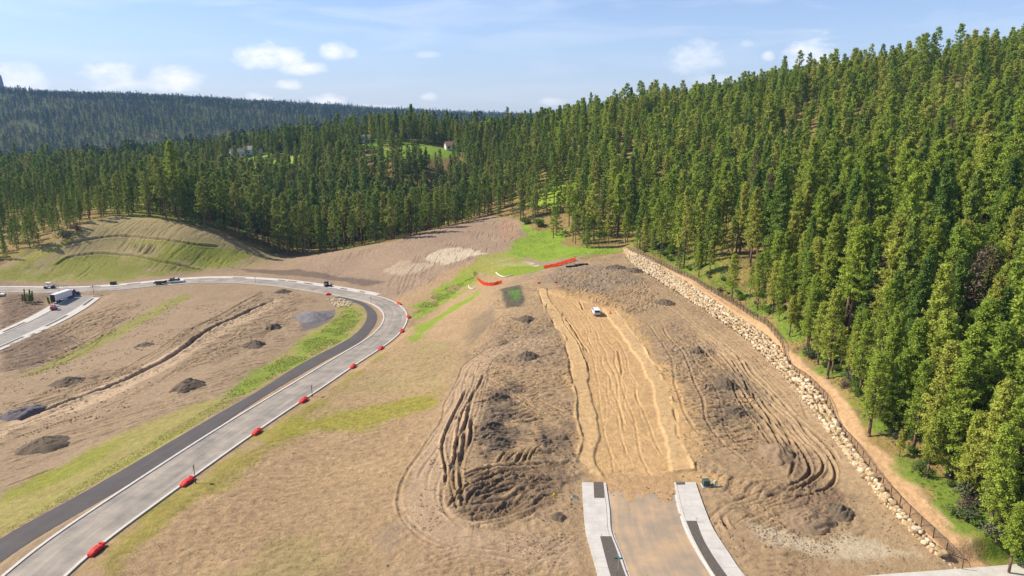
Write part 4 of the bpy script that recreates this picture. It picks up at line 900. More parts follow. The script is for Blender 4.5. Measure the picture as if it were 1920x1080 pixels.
# those hidden by the crowd in front show less: rank with a bonus for the front rows
rank = size * np.where(vis, 1, .001)
order = np.argsort(-rank); ind = set(order[:266].tolist()); isind = np.zeros(len(TX), bool); isind[list(ind)] = True
GP = {'pine': 'ponderosa pines of the hillside forest', 'fir': 'dark firs of the hillside forest', 'snag': 'dead bare pines in the forest'}
sel = [i for i in order[:266]]
def plant(i, pi, label, group, s, cat='tree', name=None):
    k_, h_, cm_, tm_ = protoN[pi]; x, y, z = float(TX[i]), float(TY[i]), float(TZ[i])
    root = thing(name or {'pine': 'pine_tree', 'fir': 'fir_tree', 'snag': 'dead_tree'}[k_], label, cat, (x, y, z), random.uniform(0, 6.28), group); root.scale = (s * random.uniform(.82, 1.12),) * 2 + (s * random.uniform(.95, 1.1),)
    link('trunk', tm_, root); link('crown', cm_, root); return root
PI = [i for i, q in enumerate(spec) if q[0] == 'pine' and not q[2] and i < 12]; PF = [i for i, q in enumerate(spec) if q[2]]; FI = [i for i, q in enumerate(spec) if q[0] == 'fir' and not q[2]]
for j, i in enumerate(sel):
    e = ed[i]; r1 = random.random(); s = float(scl[i])
    if r1 < .06: pi, lab, gp = random.choice((10, 11)), 'bare grey-brown dead pine standing among green trees on the right slope', 'dead pines on the right slope'
    elif e < 9:
        pi = random.choice(PF + [12, 13, 14, 12, 13, 14, 12]); s = max(s, .55) * (1.25 if pi >= 12 else 1); lab, gp = ('young bushy green conifer at the grassy forest edge behind the black fence', 'conifers along the forest edge') if spec[pi][2] else ('slim pine with bare lower trunk at the forest edge behind the black fence', 'pines along the forest edge')
    elif r1 < .80: pi = random.choice(PI + PF[:0] + [9] if r1 < .7 else PF); lab, gp = ('olive green ponderosa pine inside the forest on the right slope', 'pines inside the right slope forest')
    else: pi = random.choice(FI); lab, gp = ('darker conical fir inside the forest on the right slope', 'firs inside the right slope forest')
    if TX[i] < 20: lab = lab.replace('on the right slope', 'beyond the cleared ground').replace('behind the black fence', 'beyond the cleared ground'); gp += ' beyond the clearing'
    plant(i, pi, lab, gp, s)
# everything else: one forest
rest = ~isind
far = rest & (TY > 620)
def gn_forest(name, mask, first, cnt, label):
    P = np.c_[TX, TY, TZ - .2][mask]; n = len(P); me = bpy.data.meshes.new(name); me.vertices.add(n); me.vertices.foreach_set('co', P.astype(np.float32).ravel())
    r_ = np.random.default_rng(11)
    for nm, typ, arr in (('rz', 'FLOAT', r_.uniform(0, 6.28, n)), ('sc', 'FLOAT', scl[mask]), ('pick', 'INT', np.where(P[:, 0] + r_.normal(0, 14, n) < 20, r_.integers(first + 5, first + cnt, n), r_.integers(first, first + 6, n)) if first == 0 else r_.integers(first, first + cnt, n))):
        a = me.attributes.new(nm, typ, 'POINT'); a.data.foreach_set('value', arr.astype(np.float32 if typ == 'FLOAT' else np.int32))
    me.update(); o = link(name, me, label=label, cat='forest', kind='stuff')
    ng = bpy.data.node_groups.new(name, 'GeometryNodeTree'); ng.interface.new_socket('Geometry', in_out='INPUT', socket_type='NodeSocketGeometry'); ng.interface.new_socket('Geometry', in_out='OUTPUT', socket_type='NodeSocketGeometry')
    gi = N(ng, 'NodeGroupInput'); go = N(ng, 'NodeGroupOutput'); ip = N(ng, 'GeometryNodeInstanceOnPoints'); ci_ = N(ng, 'GeometryNodeCollectionInfo'); ci_.inputs[0].default_value = SRC; ci_.inputs[1].default_value = True; ci_.inputs[2].default_value = True
    def A(nm, typ): q = N(ng, 'GeometryNodeInputNamedAttribute'); q.data_type = typ; q.inputs[0].default_value = nm; return q.outputs[0]
    mp_ = N(ng, 'GeometryNodeMeshToPoints'); lk(ng, gi.outputs[0], mp_.inputs[0]); lk(ng, mp_.outputs[0], ip.inputs['Points'])
    lk(ng, ci_.outputs[0], ip.inputs['Instance']); ip.inputs['Pick Instance'].default_value = True; lk(ng, A('pick', 'INT'), ip.inputs['Instance Index'])
    cx_ = N(ng, 'ShaderNodeCombineXYZ'); lk(ng, A('rz', 'FLOAT'), cx_.inputs[2]); lk(ng, cx_.outputs[0], ip.inputs['Rotation']); lk(ng, A('sc', 'FLOAT'), ip.inputs['Scale']); lk(ng, ip.outputs[0], go.inputs[0])
    md = o.modifiers.new('forest', 'NODES'); md.node_group = ng; return n
n1_ = gn_forest('conifer_forest', rest & ~far, 0, 11, 'dense conifer forest covering the slopes around the cleared ground')
n2_ = gn_forest('distant_forest', far, 11, 5, 'hazy conifer forest covering the far hills')
print('trees', len(TX), n1_, n2_, 'verts', nx * ny)

# ================================================================ OBJECTS
def gp(u, v):
    q = hit([(u, v)])[0]; return q
def dirpx(a, b):
    A = gp(*a); B = gp(*b); return math.atan2(B[1] - A[1], B[0] - A[0])
def slope_at(x, y, d=1.0):
    return float(ground(x + d, y) - ground(x - d, y)) / (2 * d), float(ground(x, y + d) - ground(x, y - d)) / (2 * d)

# ---- red inlet barriers along the outer kerb
def bag_mesh(seed):
    r_ = random.Random(seed); nu, nv = 18, 10; mb = MB(); V = []; F = []
    for i in range(nu):
        t = i / (nu - 1) * 2 - 1; wv = (1 - abs(t) ** 3.2) ** .5 if abs(t) < 1 else 0
        for j in range(nv):
            a = math.pi * j / (nv - 1); hh = .50 * (1 - .25 * max(0, t)) * (1 + .10 * math.sin(3 * t + seed)); ex = .62
            y = math.copysign(abs(math.cos(a)) ** ex, math.cos(a)) * (.52 * (.45 + .55 * wv)); z = (math.sin(a) ** .55 if math.sin(a) > 0 else 0) * hh * (.38 + .62 * wv)
            V.append((t * 1.12 + r_.uniform(-.02, .02), y + r_.uniform(-.025, .025), z + r_.uniform(-.02, .02) * (j not in (0, nv - 1)) - .06))
    for i in range(nu - 1):
        for j in range(nv - 1): a = i * nv + j; F.append((a, a + nv, a + nv + 1, a + 1))
    F.append(tuple(range(nv))); F.append(tuple(range((nu - 1) * nv, nu * nv))[::-1]); mb.add(V, F); return mb
BAGS = [((178,1033), 'red inlet barrier on the outer kerb nearest the bottom edge, with folded right end'), ((350,903), 'red inlet barrier on the kerb at the foot of the tallest dark sign post'),
        ((487,807), 'red inlet barrier between the tall sign post and the thinner post up the road'), ((573,748), 'red inlet barrier on the kerb beside the thin white-topped post'),
        ((664,685), 'red inlet barrier on the straight kerb just below the start of the bend'), ((722,649), 'red inlet barrier with a small white post on the lower bend'),
        ((763,616), 'darker red wedge-shaped inlet barrier on the outermost point of the bend'), ((770,590), 'bright red inlet barrier with pale legs outside the bend'), ((742,567), 'small red inlet barrier on the upper bend below the bare slope')]
bm_body = bag_mesh(1).me('fabric_body', [m_red]); fl = MB(); fl.add([(1.0,-.36,.02),(1.42,-.30,.05),(1.40,.30,.12),(1.0,.36,.10),(1.0,-.34,.36),(1.22,-.28,.42),(1.22,.28,.44),(1.0,.34,.38)], [(0,1,5,4),(1,2,6,5),(2,3,7,6),(4,5,6,7),(0,3,2,1),(3,0,4,7)]); fl_me = fl.me('flap', [m_red])
sr = MB().tube((-1.15, -.60, .02), (1.25, -.60, .02), .05, n=6).me('ballast_sock', [m_blk])
for k_, ((u, v), lab) in enumerate(BAGS):
    p = gp(u, v + 5); j = int(np.argmin(np.hypot(RC[:, 0] - p[0], RC[:, 1] - p[1]))); T = RC[min(j + 2, 419)] - RC[max(j - 2, 0)]; q = offs(RC, RHW + .55)[j]
    a = math.atan2(T[1], T[0]); t_ = thing('inlet_barrier', lab, 'drain barrier', (q[0], q[1], q[2] + .06), a + math.pi * .0, 'red barriers over the road inlets')
    t_.scale = (random.uniform(.95, 1.1), random.uniform(.95, 1.15), random.uniform(.95, 1.2))
    link('fabric_body', bm_body, t_); link('flap', fl_me, t_); link('ballast_sock', sr, t_)
p = gp(615, 553); t_ = thing('inlet_barrier', 'round faded pink-red inlet barrier on the inner kerb by the rock outfall', 'drain barrier', tuple(p), .4, 'red barriers over the road inlets'); t_.scale = (.8, 1.3, 1.7); link('fabric_body', bm_body, t_); link('flap', fl_me, t_)

# ---- posts along the roads
def post(u, v, h, lab, plate=True, white=False):
    p = gp(u, v); t_ = thing('sign_post', lab, 'sign post', tuple(p), random.uniform(-.2, .2), 'thin posts along the roads')
    MB().tube((0, 0, -.3), (0, 0, h), .055, n=8).obj('pole', m_white if white else m_dark, t_); MB().tube((0, 0, -.1), (0, 0, .25), .11, .08, 8).obj('base_sleeve', m_dark, t_)
    if plate: MB().box((0, 0, h - .3), (.05, .5, .6)).obj('sign_plate', m_chrome, t_)
post(367, 906, 3.0, 'tallest dark thin sign post beside the second red barrier from the bottom'); post(585.6, 744, 2.5, 'thin sign post with pale top beside the fourth red barrier', True)
post(715, 655, 2.2, 'small white post above the red barrier on the lower bend', False, True); post(696, 570, 2.6, 'dark thin post on the inner kerb of the upper bend'); post(479, 530, 2.6, 'thin post on the far road right of the pickup truck')
post(176, 551, 3.2, 'thin post at the corner of the side street right of the white semi trailer'); post(112, 550, 3.2, 'thin post behind the white semi trailer'); post(621, 541, 2.4, 'thin post on the far pavement by the black equipment')

# ---- vehicles
wheel_cache = {}
def wheel(parent, x, y, r, w_=.26):
    key = (round(r, 3), round(w_, 3))
    if key not in wheel_cache:
        wheel_cache[key] = (MB().tube((0, -w_ / 2, 0), (0, w_ / 2, 0), r, n=20).me('tyre', [m_tyre]), MB().tube((0, -w_ / 2 - .01, 0), (0, w_ / 2 + .01, 0), r * .58, n=14).me('rim', [m_chrome]))
    a, b_ = wheel_cache[key]; q = link('wheel', a, parent, (x, y, r)); q.name = 'wheel'; link('rim', b_, q)
def sideprism(prof, y0, y1):   # profile in (x,z) extruded along y
    mb = MB(); n = len(prof); V = [(x, y0, z) for x, z in prof] + [(x, y1, z) for x, z in prof]
    mb.add(V, [(k, (k + 1) % n, n + (k + 1) % n, n + k) for k in range(n)] + [tuple(range(n))[::-1], tuple(range(n, 2 * n))]); return mb
def suv(u, v, rz, label, paint_m, name='pickup_truck', cat='pickup truck', bed=None, group=None):
    """nose towards +x"""
    p = gp(u, v); t_ = thing(name, label, cat, tuple(p), rz, group)
    body = sideprism([(-2.75,.45),(-2.78,.98),(-.95,1.06),(1.05,1.08),(2.35,1.0),(2.72,.82),(2.75,.45),(2.2,.38),(-2.3,.38)], -.97, .97); body.obj('body', paint_m, t_, .06)
    if bed is None:   # canopy over the bed
        sideprism([(-2.7,1.06),(-2.55,1.78),(-.9,1.84),(-.86,1.06)], -.88, .88).obj('canopy', paint_m, t_, .06)
        MB().add([(-2.72,-.72,1.12),(-2.72,.72,1.12),(-2.595,.66,1.68),(-2.595,-.66,1.68)], [(0,1,2,3)]) 
        rw = MB(); rw.add([(-2.705,-.74,1.13),(-2.705,.74,1.13),(-2.585,.68,1.70),(-2.585,-.68,1.70),(-2.66,-.74,1.13),(-2.66,.74,1.13),(-2.54,.68,1.70),(-2.54,-.68,1.70)], [(0,3,2,1),(4,5,6,7),(0,1,5,4),(1,2,6,5),(2,3,7,6),(3,0,4,7)]); rw.obj('rear_window', m_glass, t_)
        for s in (-1, 1): MB().box((-1.75, s * .885, 1.43), (1.3, .02, .42)).obj('side_window', m_glass, t_)
    else:
        MB().box((-1.85, 0, 1.12), (1.75, 2.1, .12)).obj('flatbed', m_blk, t_, .02)
        for s in (-1, 1): MB().box((-1.85, s * 1.02, 1.42), (1.75, .06, .5)).obj('stake_side', m_blk, t_)
        MB().box((-.93, 0, 1.65), (.08, 2.0, 1.0)).obj('headboard', m_blk, t_)
        MB().box((-1.7, .2, 1.35), (1.1, 1.2, .4)).obj('toolbox', m_dark, t_, .03)
    cab = MB(); X0, X1 = -.86, 1.15
    cab.add([(X0,-.9,1.06),(X1,-.9,1.06),(X1,.9,1.06),(X0,.9,1.06),(X0+.1,-.74,1.84),(X1-.75,-.74,1.84),(X1-.75,.74,1.84),(X0+.1,.74,1.84)], [(0,3,2,1),(4,5,6,7),(0,1,5,4),(1,2,6,5),(2,3,7,6),(3,0,4,7)]); cab.obj('cab', paint_m, t_, .05)
    ws = MB(); ws.add([(X1+.02,-.80,1.12),(X1+.02,.80,1.12),(X1-.68,.68,1.79),(X1-.68,-.68,1.79),(X1-.05,-.80,1.10),(X1-.05,.80,1.10),(X1-.75,.68,1.77),(X1-.75,-.68,1.77)], [(0,1,2,3),(4,7,6,5),(0,4,5,1),(1,5,6,2),(2,6,7,3),(3,7,4,0)]); ws.obj('windscreen', m_glass, t_)
    for s in (-1, 1):
        sw = MB(); sw.add([(X0+.12,s*.905,1.12),(X1-.15,s*.905,1.12),(X1-.78,s*.765,1.76),(X0+.18,s*.765,1.76),(X0+.12,s*.86,1.12),(X1-.15,s*.86,1.12),(X1-.78,s*.72,1.76),(X0+.18,s*.72,1.76)], [(0,1,2,3),(4,7,6,5),(0,4,5,1),(1,5,6,2),(2,6,7,3),(3,7,4,0)]); sw.obj('side_window', m_glass, t_)
        MB().box((.95, s * 1.06, 1.2), (.14, .2, .18)).obj('mirror', m_blk, t_); MB().box((2.72, s * .72, .78), (.08, .34, .18)).obj('headlight', m_chrome, t_); MB().box((-2.77, s * .84, .86), (.06, .16, .26)).obj('tail_light', m_red, t_)
        wheel(t_, 1.75, s * .86, .40); wheel(t_, -1.7, s * .86, .40)
    MB().box((-2.84, 0, .55), (.14, 1.8, .16)).obj('bumper', m_chrome, t_); MB().box((2.80, 0, .52), (.14, 1.85, .2)).obj('bumper', m_chrome, t_)
    if bed is None: MB().box((-2.80, 0, .80), (.03, .42, .16)).obj('number_plate', m_chrome, t_)
    return t_
suv(1117, 588, dirpx((1119, 590), (1109, 570)), 'white pickup truck with dark rear window parked on the golden graded dirt', m_white).scale = (.9,) * 3
rd = dirpx((330, 529), (372, 526)); suv(332, 530, rd, 'white pickup truck with black flatbed towing a trailer on the far road', m_white, bed=1)
p = gp(301, 533.5); t_ = thing('flatbed_trailer', 'low black flatbed trailer hitched behind the pickup on the far road', 'trailer', tuple(p), rd)
MB().box((0, 0, .78), (4.6, 2.1, .16)).obj('deck', m_blk, t_, .02); MB().tube((2.3, .5, .7), (3.9, 0, .6), .07).tube((2.3, -.5, .7), (3.9, 0, .6), .07).obj('drawbar', m_dark, t_)
for s in (-1, 1): MB().box((0, s * 1.03, 1.05), (4.5, .05, .4)).obj('side_rail', m_blk, t_); wheel(t_, -.3, s * .95, .36, .22); wheel(t_, -1.15, s * .95, .36, .22)
MB().box((-.3, 0, 1.05), (3.2, 1.4, .35)).obj('load', m_dark, t_, .05)
suv(-6, 556, rd + .1, 'white car with dark windows cut off by the left edge behind the saplings', m_white, name='parked_car', cat='car')
# semi truck
a_s = dirpx((103, 573), (152, 549)); p = gp(124, 561); t_ = thing('semi_truck', 'dark semi tractor with long white box trailer, rear doors open, on the side street', 'semi truck', tuple(p), a_s)
t_.scale = (.82,) * 3; TL = 9.6
tb = MB(); x0, x1 = -7.2, -7.2 + TL; w2, zb, zt_ = 1.28, 1.15, 4.05
tb.box(((x0 + x1) / 2, 0, zt_ - .03), (TL, 2 * w2, .06)).box(((x0 + x1) / 2, w2 - .03, (zb + zt_) / 2), (TL, .06, zt_ - zb - .06)).box(((x0 + x1) / 2, -w2 + .03, (zb + zt_) / 2), (TL, .06, zt_ - zb - .06)).box((x1 - .03, 0, (zb + zt_) / 2), (.058, 2 * w2 - .12, zt_ - zb - .06)); tb.obj('trailer_box', m_white, t_)
MB().box(((x0 + x1) / 2, 0, zb - .06), (TL, 2 * w2 - .02, .11)).obj('trailer_floor', m_dark, t_)
MB().box((x0 + .25, 0, 2.5), (.1, 2.3, 2.5)).obj('interior_shade_panel', m_dark, t_); MB().box((x0 - .02, 0, 1.0), (.1, 2.5, .25)).obj('underride_guard', m_blk, t_)  # thin black panel stands in for the shade inside the open trailer
for s in (-1, 1):
    MB().box((x0 + 5.2, s * 1.22, .72), (2.8, .04, .62)).obj('side_skirt', m_white, t_)
    for xx in (x0 + 1.4, x0 + 2.7): wheel(t_, xx, s * .98, .52, .5)
    MB().box((x1 - 2.6, s * .8, .55), (.14, .14, 1.0)).obj('landing_leg', m_dark, t_)
sideprism([(x1 - 1.6, .7), (x1 - 1.6, 1.02), (x1 + .7, 1.02), (x1 + 4.6, .98), (x1 + 4.6, .6), (x1 - 1.6, .6)], -.5, .5).obj('chassis', m_dark, t_)
sideprism([(x1 + .7, .9), (x1 + .7, 3.3), (x1 + 1.4, 3.75), (x1 + 2.3, 3.45), (x1 + 2.75, 2.25), (x1 + 4.4, 1.95), (x1 + 4.75, 1.6), (x1 + 4.8, .6), (x1 + 3.0, .6)], -1.15, 1.15).obj('cab', m_blue, t_, .12)
ws = MB(); ws.add([(x1+2.42,-1.0,3.25),(x1+2.42,1.0,3.25),(x1+2.82,1.05,2.32),(x1+2.82,-1.05,2.32)], [(0,1,2,3)]); ws.obj('windscreen', m_glass, t_)
for s in (-1, 1):
    MB().box((x1 + 1.9, s * 1.165, 2.6), (.8, .03, .6)).obj('side_window', m_glass, t_); MB().tube((x1 + .6, s * 1.0, 1.1), (x1 + .6, s * 1.0, 4.0), .08).obj('exhaust_stack', m_chrome, t_)
    MB().tube((x1 + 1.2, s * 1.1, .85), (x1 + 2.5, s * 1.1, .85), .33, n=12).obj('fuel_tank', m_chrome, t_)
    MB().box((x1 + 4.78, s * .85, 1.1), (.1, .3, .22)).obj('headlight', m_chrome, t_)
    for xx in (x1 - .9, x1 + .3): wheel(t_, xx, s * .95, .52, .5)
    wheel(t_, x1 + 3.7, s * 1.05, .52, .32)
MB().box((x1 + 4.86, 0, .75), (.16, 2.3, .35)).obj('bumper', m_chrome, t_)
# red forklift behind the semi
p = gp(100, 581); t_ = thing('forklift', 'small red three-wheel forklift just behind the semi trailer', 'forklift', tuple(p), a_s + .5)
MB().box((0, 0, .75), (2.0, 1.7, .7), tap=(.85, .9)).obj('body', m_redmach, t_, .08); MB().box((-.3, .35, 1.25), (.8, .7, .35)).obj('engine_cover', m_redmach, t_, .06)
cg = MB()
for x_, y_ in ((-.6,-.6),(.6,-.6),(.6,.6),(-.6,.6)): cg.tube((x_, y_, 1.0), (x_ * .9, y_ * .9, 2.3), .045)
cg.box((0, 0, 2.32), (1.3, 1.2, .06)); cg.obj('cage', m_redmach, t_); ms_ = MB()
for y_ in (-.35, .35): ms_.box((1.15, y_, 1.4), (.12, .1, 2.4))
ms_.box((1.18, 0, 2.5), (.1, .8, .12)); ms_.box((1.18, 0, 1.2), (.1, .8, .12)); ms_.obj('mast', m_dark, t_)
for y_ in (-.3, .3): MB().box((1.8, y_, .25), (1.2, .12, .06)).obj('fork', m_dark, t_)
for x_, y_ in ((.8, -.85), (.8, .85), (-.8, 0)): wheel(t_, x_, y_, .38, .3)
# white compact roller on the far road
p = gp(93, 541); t_ = thing('road_roller', 'small white compact machine with canopy on the far road left of the semi', 'road roller', tuple(p), rd)
MB().box((0, 0, 1.0), (2.6, 1.4, .7), tap=(.85, .9)).obj('body', m_white, t_, .08); MB().tube((1.25, -.7, .55), (1.25, .7, .55), .55, n=18).obj('front_drum', m_dark, t_); MB().tube((-1.25, -.7, .55), (-1.25, .7, .55), .55, n=18).obj('rear_drum', m_dark, t_)
cg = MB(); cg.box((-.1, 0, 2.5), (1.9, 1.4, .1)); cg.obj('canopy', m_white, t_, .03); cg = MB()
for x_, y_ in ((-.8,-.6),(.6,-.6),(.6,.6),(-.8,.6)): cg.tube((x_, y_, 1.3), (x_, y_, 2.46), .04)
cg.obj('canopy_posts', m_dark, t_); MB().box((-.4, 0, 1.5), (.5, .5, .35)).obj('seat', m_blk, t_, .04)
def barricade(u, v, rz, lab):
    p = gp(u, v); t_ = thing('barricade', lab, 'barricade', tuple(p), rz, 'small barricades near the roller')
    for x_ in (-.5, .5): MB().tube((x_, -.3, 0), (x_, 0, 1.1), .03).tube((x_, .3, 0), (x_, 0, 1.1), .03).obj('leg', m_dark, t_)
    MB().box((0, 0, .9), (1.3, .05, .25)).obj('board', m_pipe, t_); MB().box((0, 0, .5), (1.3, .05, .18)).obj('board', m_pipe, t_)
barricade(103, 537, .2, 'pale barricade standing just right of the white roller'); barricade(115, 538, -.3, 'second pale barricade, right of the first, behind the trailer'); barricade(123, 539, .5, 'pale barricade furthest right on the far pavement by the semi')
def bin_(u, v, s, lab, gpn, rz=0):
    p = gp(u, v); t_ = thing('waste_bin', lab, 'bin', tuple(p), rz, gpn); MB().box((0, 0, .65 * s), (1.0 * s, 1.0 * s, 1.1 * s), tap=(1.12, 1.12)).obj('container', m_blk, t_, .04)
    MB().box((0, 0, 1.25 * s), (1.22 * s, 1.22 * s, .1)).obj('lid', m_dark, t_, .02)
    for s_ in (-1, 1): MB().tube((s_ * .5 * s, -.5 * s, .14), (s_ * .6 * s, -.5 * s, .14), .14, n=10).obj('wheel', m_tyre, t_)
bin_(210.5, 534.5, 1.0, 'left of two black bins on the far pavement below the mound', 'two black bins below the mound'); bin_(215.5, 534, 1.0, 'right of two black bins on the far pavement below the mound', 'two black bins below the mound')
def genset(u, v, rz, lab, m):
    p = gp(u, v); t_ = thing('portable_generator', lab, 'generator', tuple(p), rz, 'equipment on the far pavement'); fr = MB()
    for y_ in (-.5, .5):
        for x_ in (-.8, .8): fr.tube((x_, y_, 0), (x_, y_, 1.2), .05)
        fr.tube((-.8, y_, 1.2), (.8, y_, 1.2), .05); fr.tube((-.8, y_, .15), (.8, y_, .15), .05)
    fr.obj('frame', m_dark, t_); MB().box((0, 0, .65), (1.4, .85, .8)).obj('engine', m, t_, .08); MB().tube((-.3, 0, 1.0), (.3, 0, 1.0), .25, n=12).obj('tank', m_white, t_)
genset(612, 533, .3, 'black generator with white tank, furthest back on the far pavement', m_blk); genset(612, 538, 1.0, 'black generator standing left on the kerb side of the far pavement', m_blk); genset(619, 538, -.4, 'black generator standing right on the kerb side of the far pavement', m_blk)

# ---- person in a bright vest
def person(u, v, rz, lab):
    p = gp(u, v); J = {'pel': (0, 0, .95), 'sp': (0, .01, 1.2), 'ch': (0, .02, 1.42), 'nk': (0, .02, 1.55), 'hd': (0, .04, 1.68), 'top': (0, .03, 1.78),
         'hl': (-.1, 0, .9), 'kl': (-.12, .05, .5), 'al': (-.13, 0, .09), 'tl': (-.14, .16, .04), 'hr': (.1, 0, .9), 'kr': (.13, .02, .5), 'ar': (.15, -.05, .09), 'tr': (.16, .11, .04),
         'sl': (-.2, .02, 1.44), 'el': (-.27, .03, 1.16), 'wl': (-.22, .2, .98), 'fl': (-.2, .28, .97), 'sr': (.2, .02, 1.44), 'er': (.28, -.02, 1.15), 'wr': (.28, .06, .9), 'fr': (.28, .09, .82)}
    Rd = dict(pel=.15, sp=.14, ch=.16, nk=.06, hd=.1, top=.07, hl=.1, kl=.065, al=.045, tl=.045, hr=.1, kr=.065, ar=.045, tr=.045, sl=.07, el=.048, wl=.035, fl=.035, sr=.07, er=.048, wr=.035, fr=.035)
    E_ = [('pel','sp'),('sp','ch'),('ch','nk'),('nk','hd'),('hd','top'),('pel','hl'),('hl','kl'),('kl','al'),('al','tl'),('pel','hr'),('hr','kr'),('kr','ar'),('ar','tr'),('ch','sl'),('sl','el'),('el','wl'),('wl','fl'),('ch','sr'),('sr','er'),('er','wr'),('wr','fr')]
    ks = list(J); me = bpy.data.meshes.new('person'); me.from_pydata([J[k] for k in ks], [(ks.index(a), ks.index(b_)) for a, b_ in E_], []); me.materials.append(m_jean)
    o = link('person', me, None, tuple(p), rz, lab, 'person'); sk = o.modifiers.new('s', 'SKIN'); 
    for k, sv in zip(ks, me.skin_vertices[0].data if me.skin_vertices else []): sv.radius = (Rd[k],) * 2
    if not me.skin_vertices:
        bm = bmesh.new(); bm.from_mesh(me); L_ = bm.verts.layers.skin.verify(); bm.verts.ensure_lookup_table()
        for i, k in enumerate(ks): bm.verts[i][L_].radius = (Rd[k], Rd[k]); bm.verts[i][L_].use_root = (k == 'pel')
        bm.to_mesh(me); bm.free()
    o.modifiers.new('ss', 'SUBSURF').levels = 2; o.modifiers['ss'].render_levels = 2
    vs = MB(); vs.tube((0, .01, .98), (0, .02, 1.22), .205, .20, 12).tube((0, .02, 1.22), (0, .02, 1.47), .20, .19, 12).tube((0, .02, 1.47), (0, .02, 1.53), .19, .09, 12).obj('vest', m_hiviz, o)
    hv = MB(); hv.tube((0, .035, 1.70), (0, .035, 1.80), .145, .12, 12).tube((0, .035, 1.80), (0, .035, 1.85), .12, .05, 12).tube((0, .06, 1.69), (0, .06, 1.71), .165, .165, 12).obj('hard_hat', m_white, o)
    MB().tube((0, .12, 1.66), (0, .135, 1.66), .05, .03, 8).obj('face', m_skin, o)
person(1024, 580, 2.4, 'standing person in yellow-green hi-vis vest and hard hat on the graded dirt strip')

# ---- street furniture on the pad
p = gp(1323, 911); t_ = thing('utility_cabinet', 'dark green utility cabinet on a pad right of the right pavement', 'utility cabinet', tuple(p), .1)
MB().box((0, 0, .06), (1.15, 1.1, .14)).obj('plinth', m_conc2, t_); MB().box((0, 0, .52), (.95, .85, .8)).obj('cabinet', m_green, t_, .03); MB().box((0, 0, .95), (1.0, .92, .07), tap=(.9, .9)).obj('lid', m_green, t_, .02); MB().box((-.2, -.44, .5), (.04, .03, .2)).obj('handle', m_chrome, t_)
p = gp(1340, 912); t_ = thing('cable_pedestal', 'pale green round cable pedestal right beside the dark green cabinet', 'pedestal', tuple(p)); MB().tube((0, 0, -.1), (0, 0, .72), .19, .18, 16).obj('shaft', m_pale, t_); MB().tube((0, 0, .70), (0, 0, .95), .24, .19, 16).tube((0, 0, .95), (0, 0, 1.0), .19, .06, 16).obj('cap', m_pale, t_)
p = gp(1039, 934); t_ = thing('fire_hydrant', 'yellow fire hydrant in the dirt left of the left pavement', 'hydrant', tuple(p), .3)
MB().tube((0, 0, -.1), (0, 0, .62), .13, n=14).tube((0, 0, 0), (0, 0, .06), .2, n=14).tube((0, 0, .62), (0, 0, .68), .17, n=14).tube((0, 0, .68), (0, 0, .82), .13, .04, 14).obj('barrel', m_yel, t_)
for s in (-1, 1): MB().tube((s * .1, 0, .48), (s * .24, 0, .48), .07, n=10).obj('nozzle', m_yel, t_)
p = gp(1077, 932); t_ = thing('meter_box', 'small grey-green meter box lid flush in the dirt beside the left pavement', 'meter box', (p[0], p[1], p[2] + .03), .1); MB().box((0, 0, 0), (.75, .5, .2)).obj('box', m_conc2, t_); MB().box((0, 0, .11), (.65, .4, .03)).obj('lid', m_green, t_)
p = gp(1158, 1084); t_ = thing('street_sign', 'street name sign with crossed teal blades on a thin pole by the left kerb', 'street sign', tuple(p), 0)
MB().tube((0, 0, -.2), (0, 0, 2.75), .035, n=8).obj('pole', m_chrome, t_); MB().box((0, 0, 2.62), (.95, .03, .2)).obj('sign_blade', m_teal, t_); MB().box((0, 0, 2.84), (.03, .95, .2), rot=.3).obj('sign_blade', m_teal, t_)
def stake(u, v, h, lab, m=None):
    p = gp(u, v); t_ = thing('survey_stake', lab, 'stake', tuple(p), random.random(), 'survey stakes'); MB().tube((0, 0, -.1), (random.uniform(-.06, .06), 0, h), .03, n=4).obj('lath', m_wood, t_); MB().box((0, .03, h - .12), (.06, .01, .22)).obj('flagging', m or m_pipe, t_)
stake(1315, 930, 1.0, 'survey stake in front of the green utility cabinet'); stake(1095, 1009, .6, 'survey stake leaning on the outer edge of the left pavement'); stake(1306, 980, .7, 'survey stake at the top end of the right planting strip'); stake(1128, 1009, .6, 'survey stake at the top end of the left planting strip')
stake(1751, 1055, 1.0, 'pale survey stake at the near foot of the boulder wall'); stake(1183, 484, 1.0, 'survey stake at the far foot of the boulder wall'); stake(59, 756, 1.6, 'survey stake behind the dark gravel ring'); stake(30, 764, 1.4, 'survey stake left behind the dark gravel ring'); stake(165, 760, 1.4, 'survey stake on the near side of the long trench')
p = gp(1144, 588); t_ = thing('traffic_cone', 'small red-orange cone on the dirt right of the white pickup', 'cone', tuple(p)); MB().box((0, 0, .02), (.6, .6, .05)).obj('base', m_orange, t_); MB().tube((0, 0, .04), (0, 0, .9), .25, .06, 12).obj('cone_body', m_orange, t_)
for u, v, lab in ((1011, 534, 'red marker panel at the head of the left graded strip'), (1043, 533, 'low red marker panel in churned soil right of the strip head'), (1318, 912, None)):
    if lab:
        p = gp(u, v); t_ = thing('marker_panel', lab, 'marker', tuple(p), .2)
        for s in (-.4, .4): MB().tube((s, 0, -.1), (s, 0, .9), .03, n=5).obj('leg', m_wood, t_)
        MB().box((0, 0, .6), (.95, .03, .55)).obj('panel', m_orange, t_)
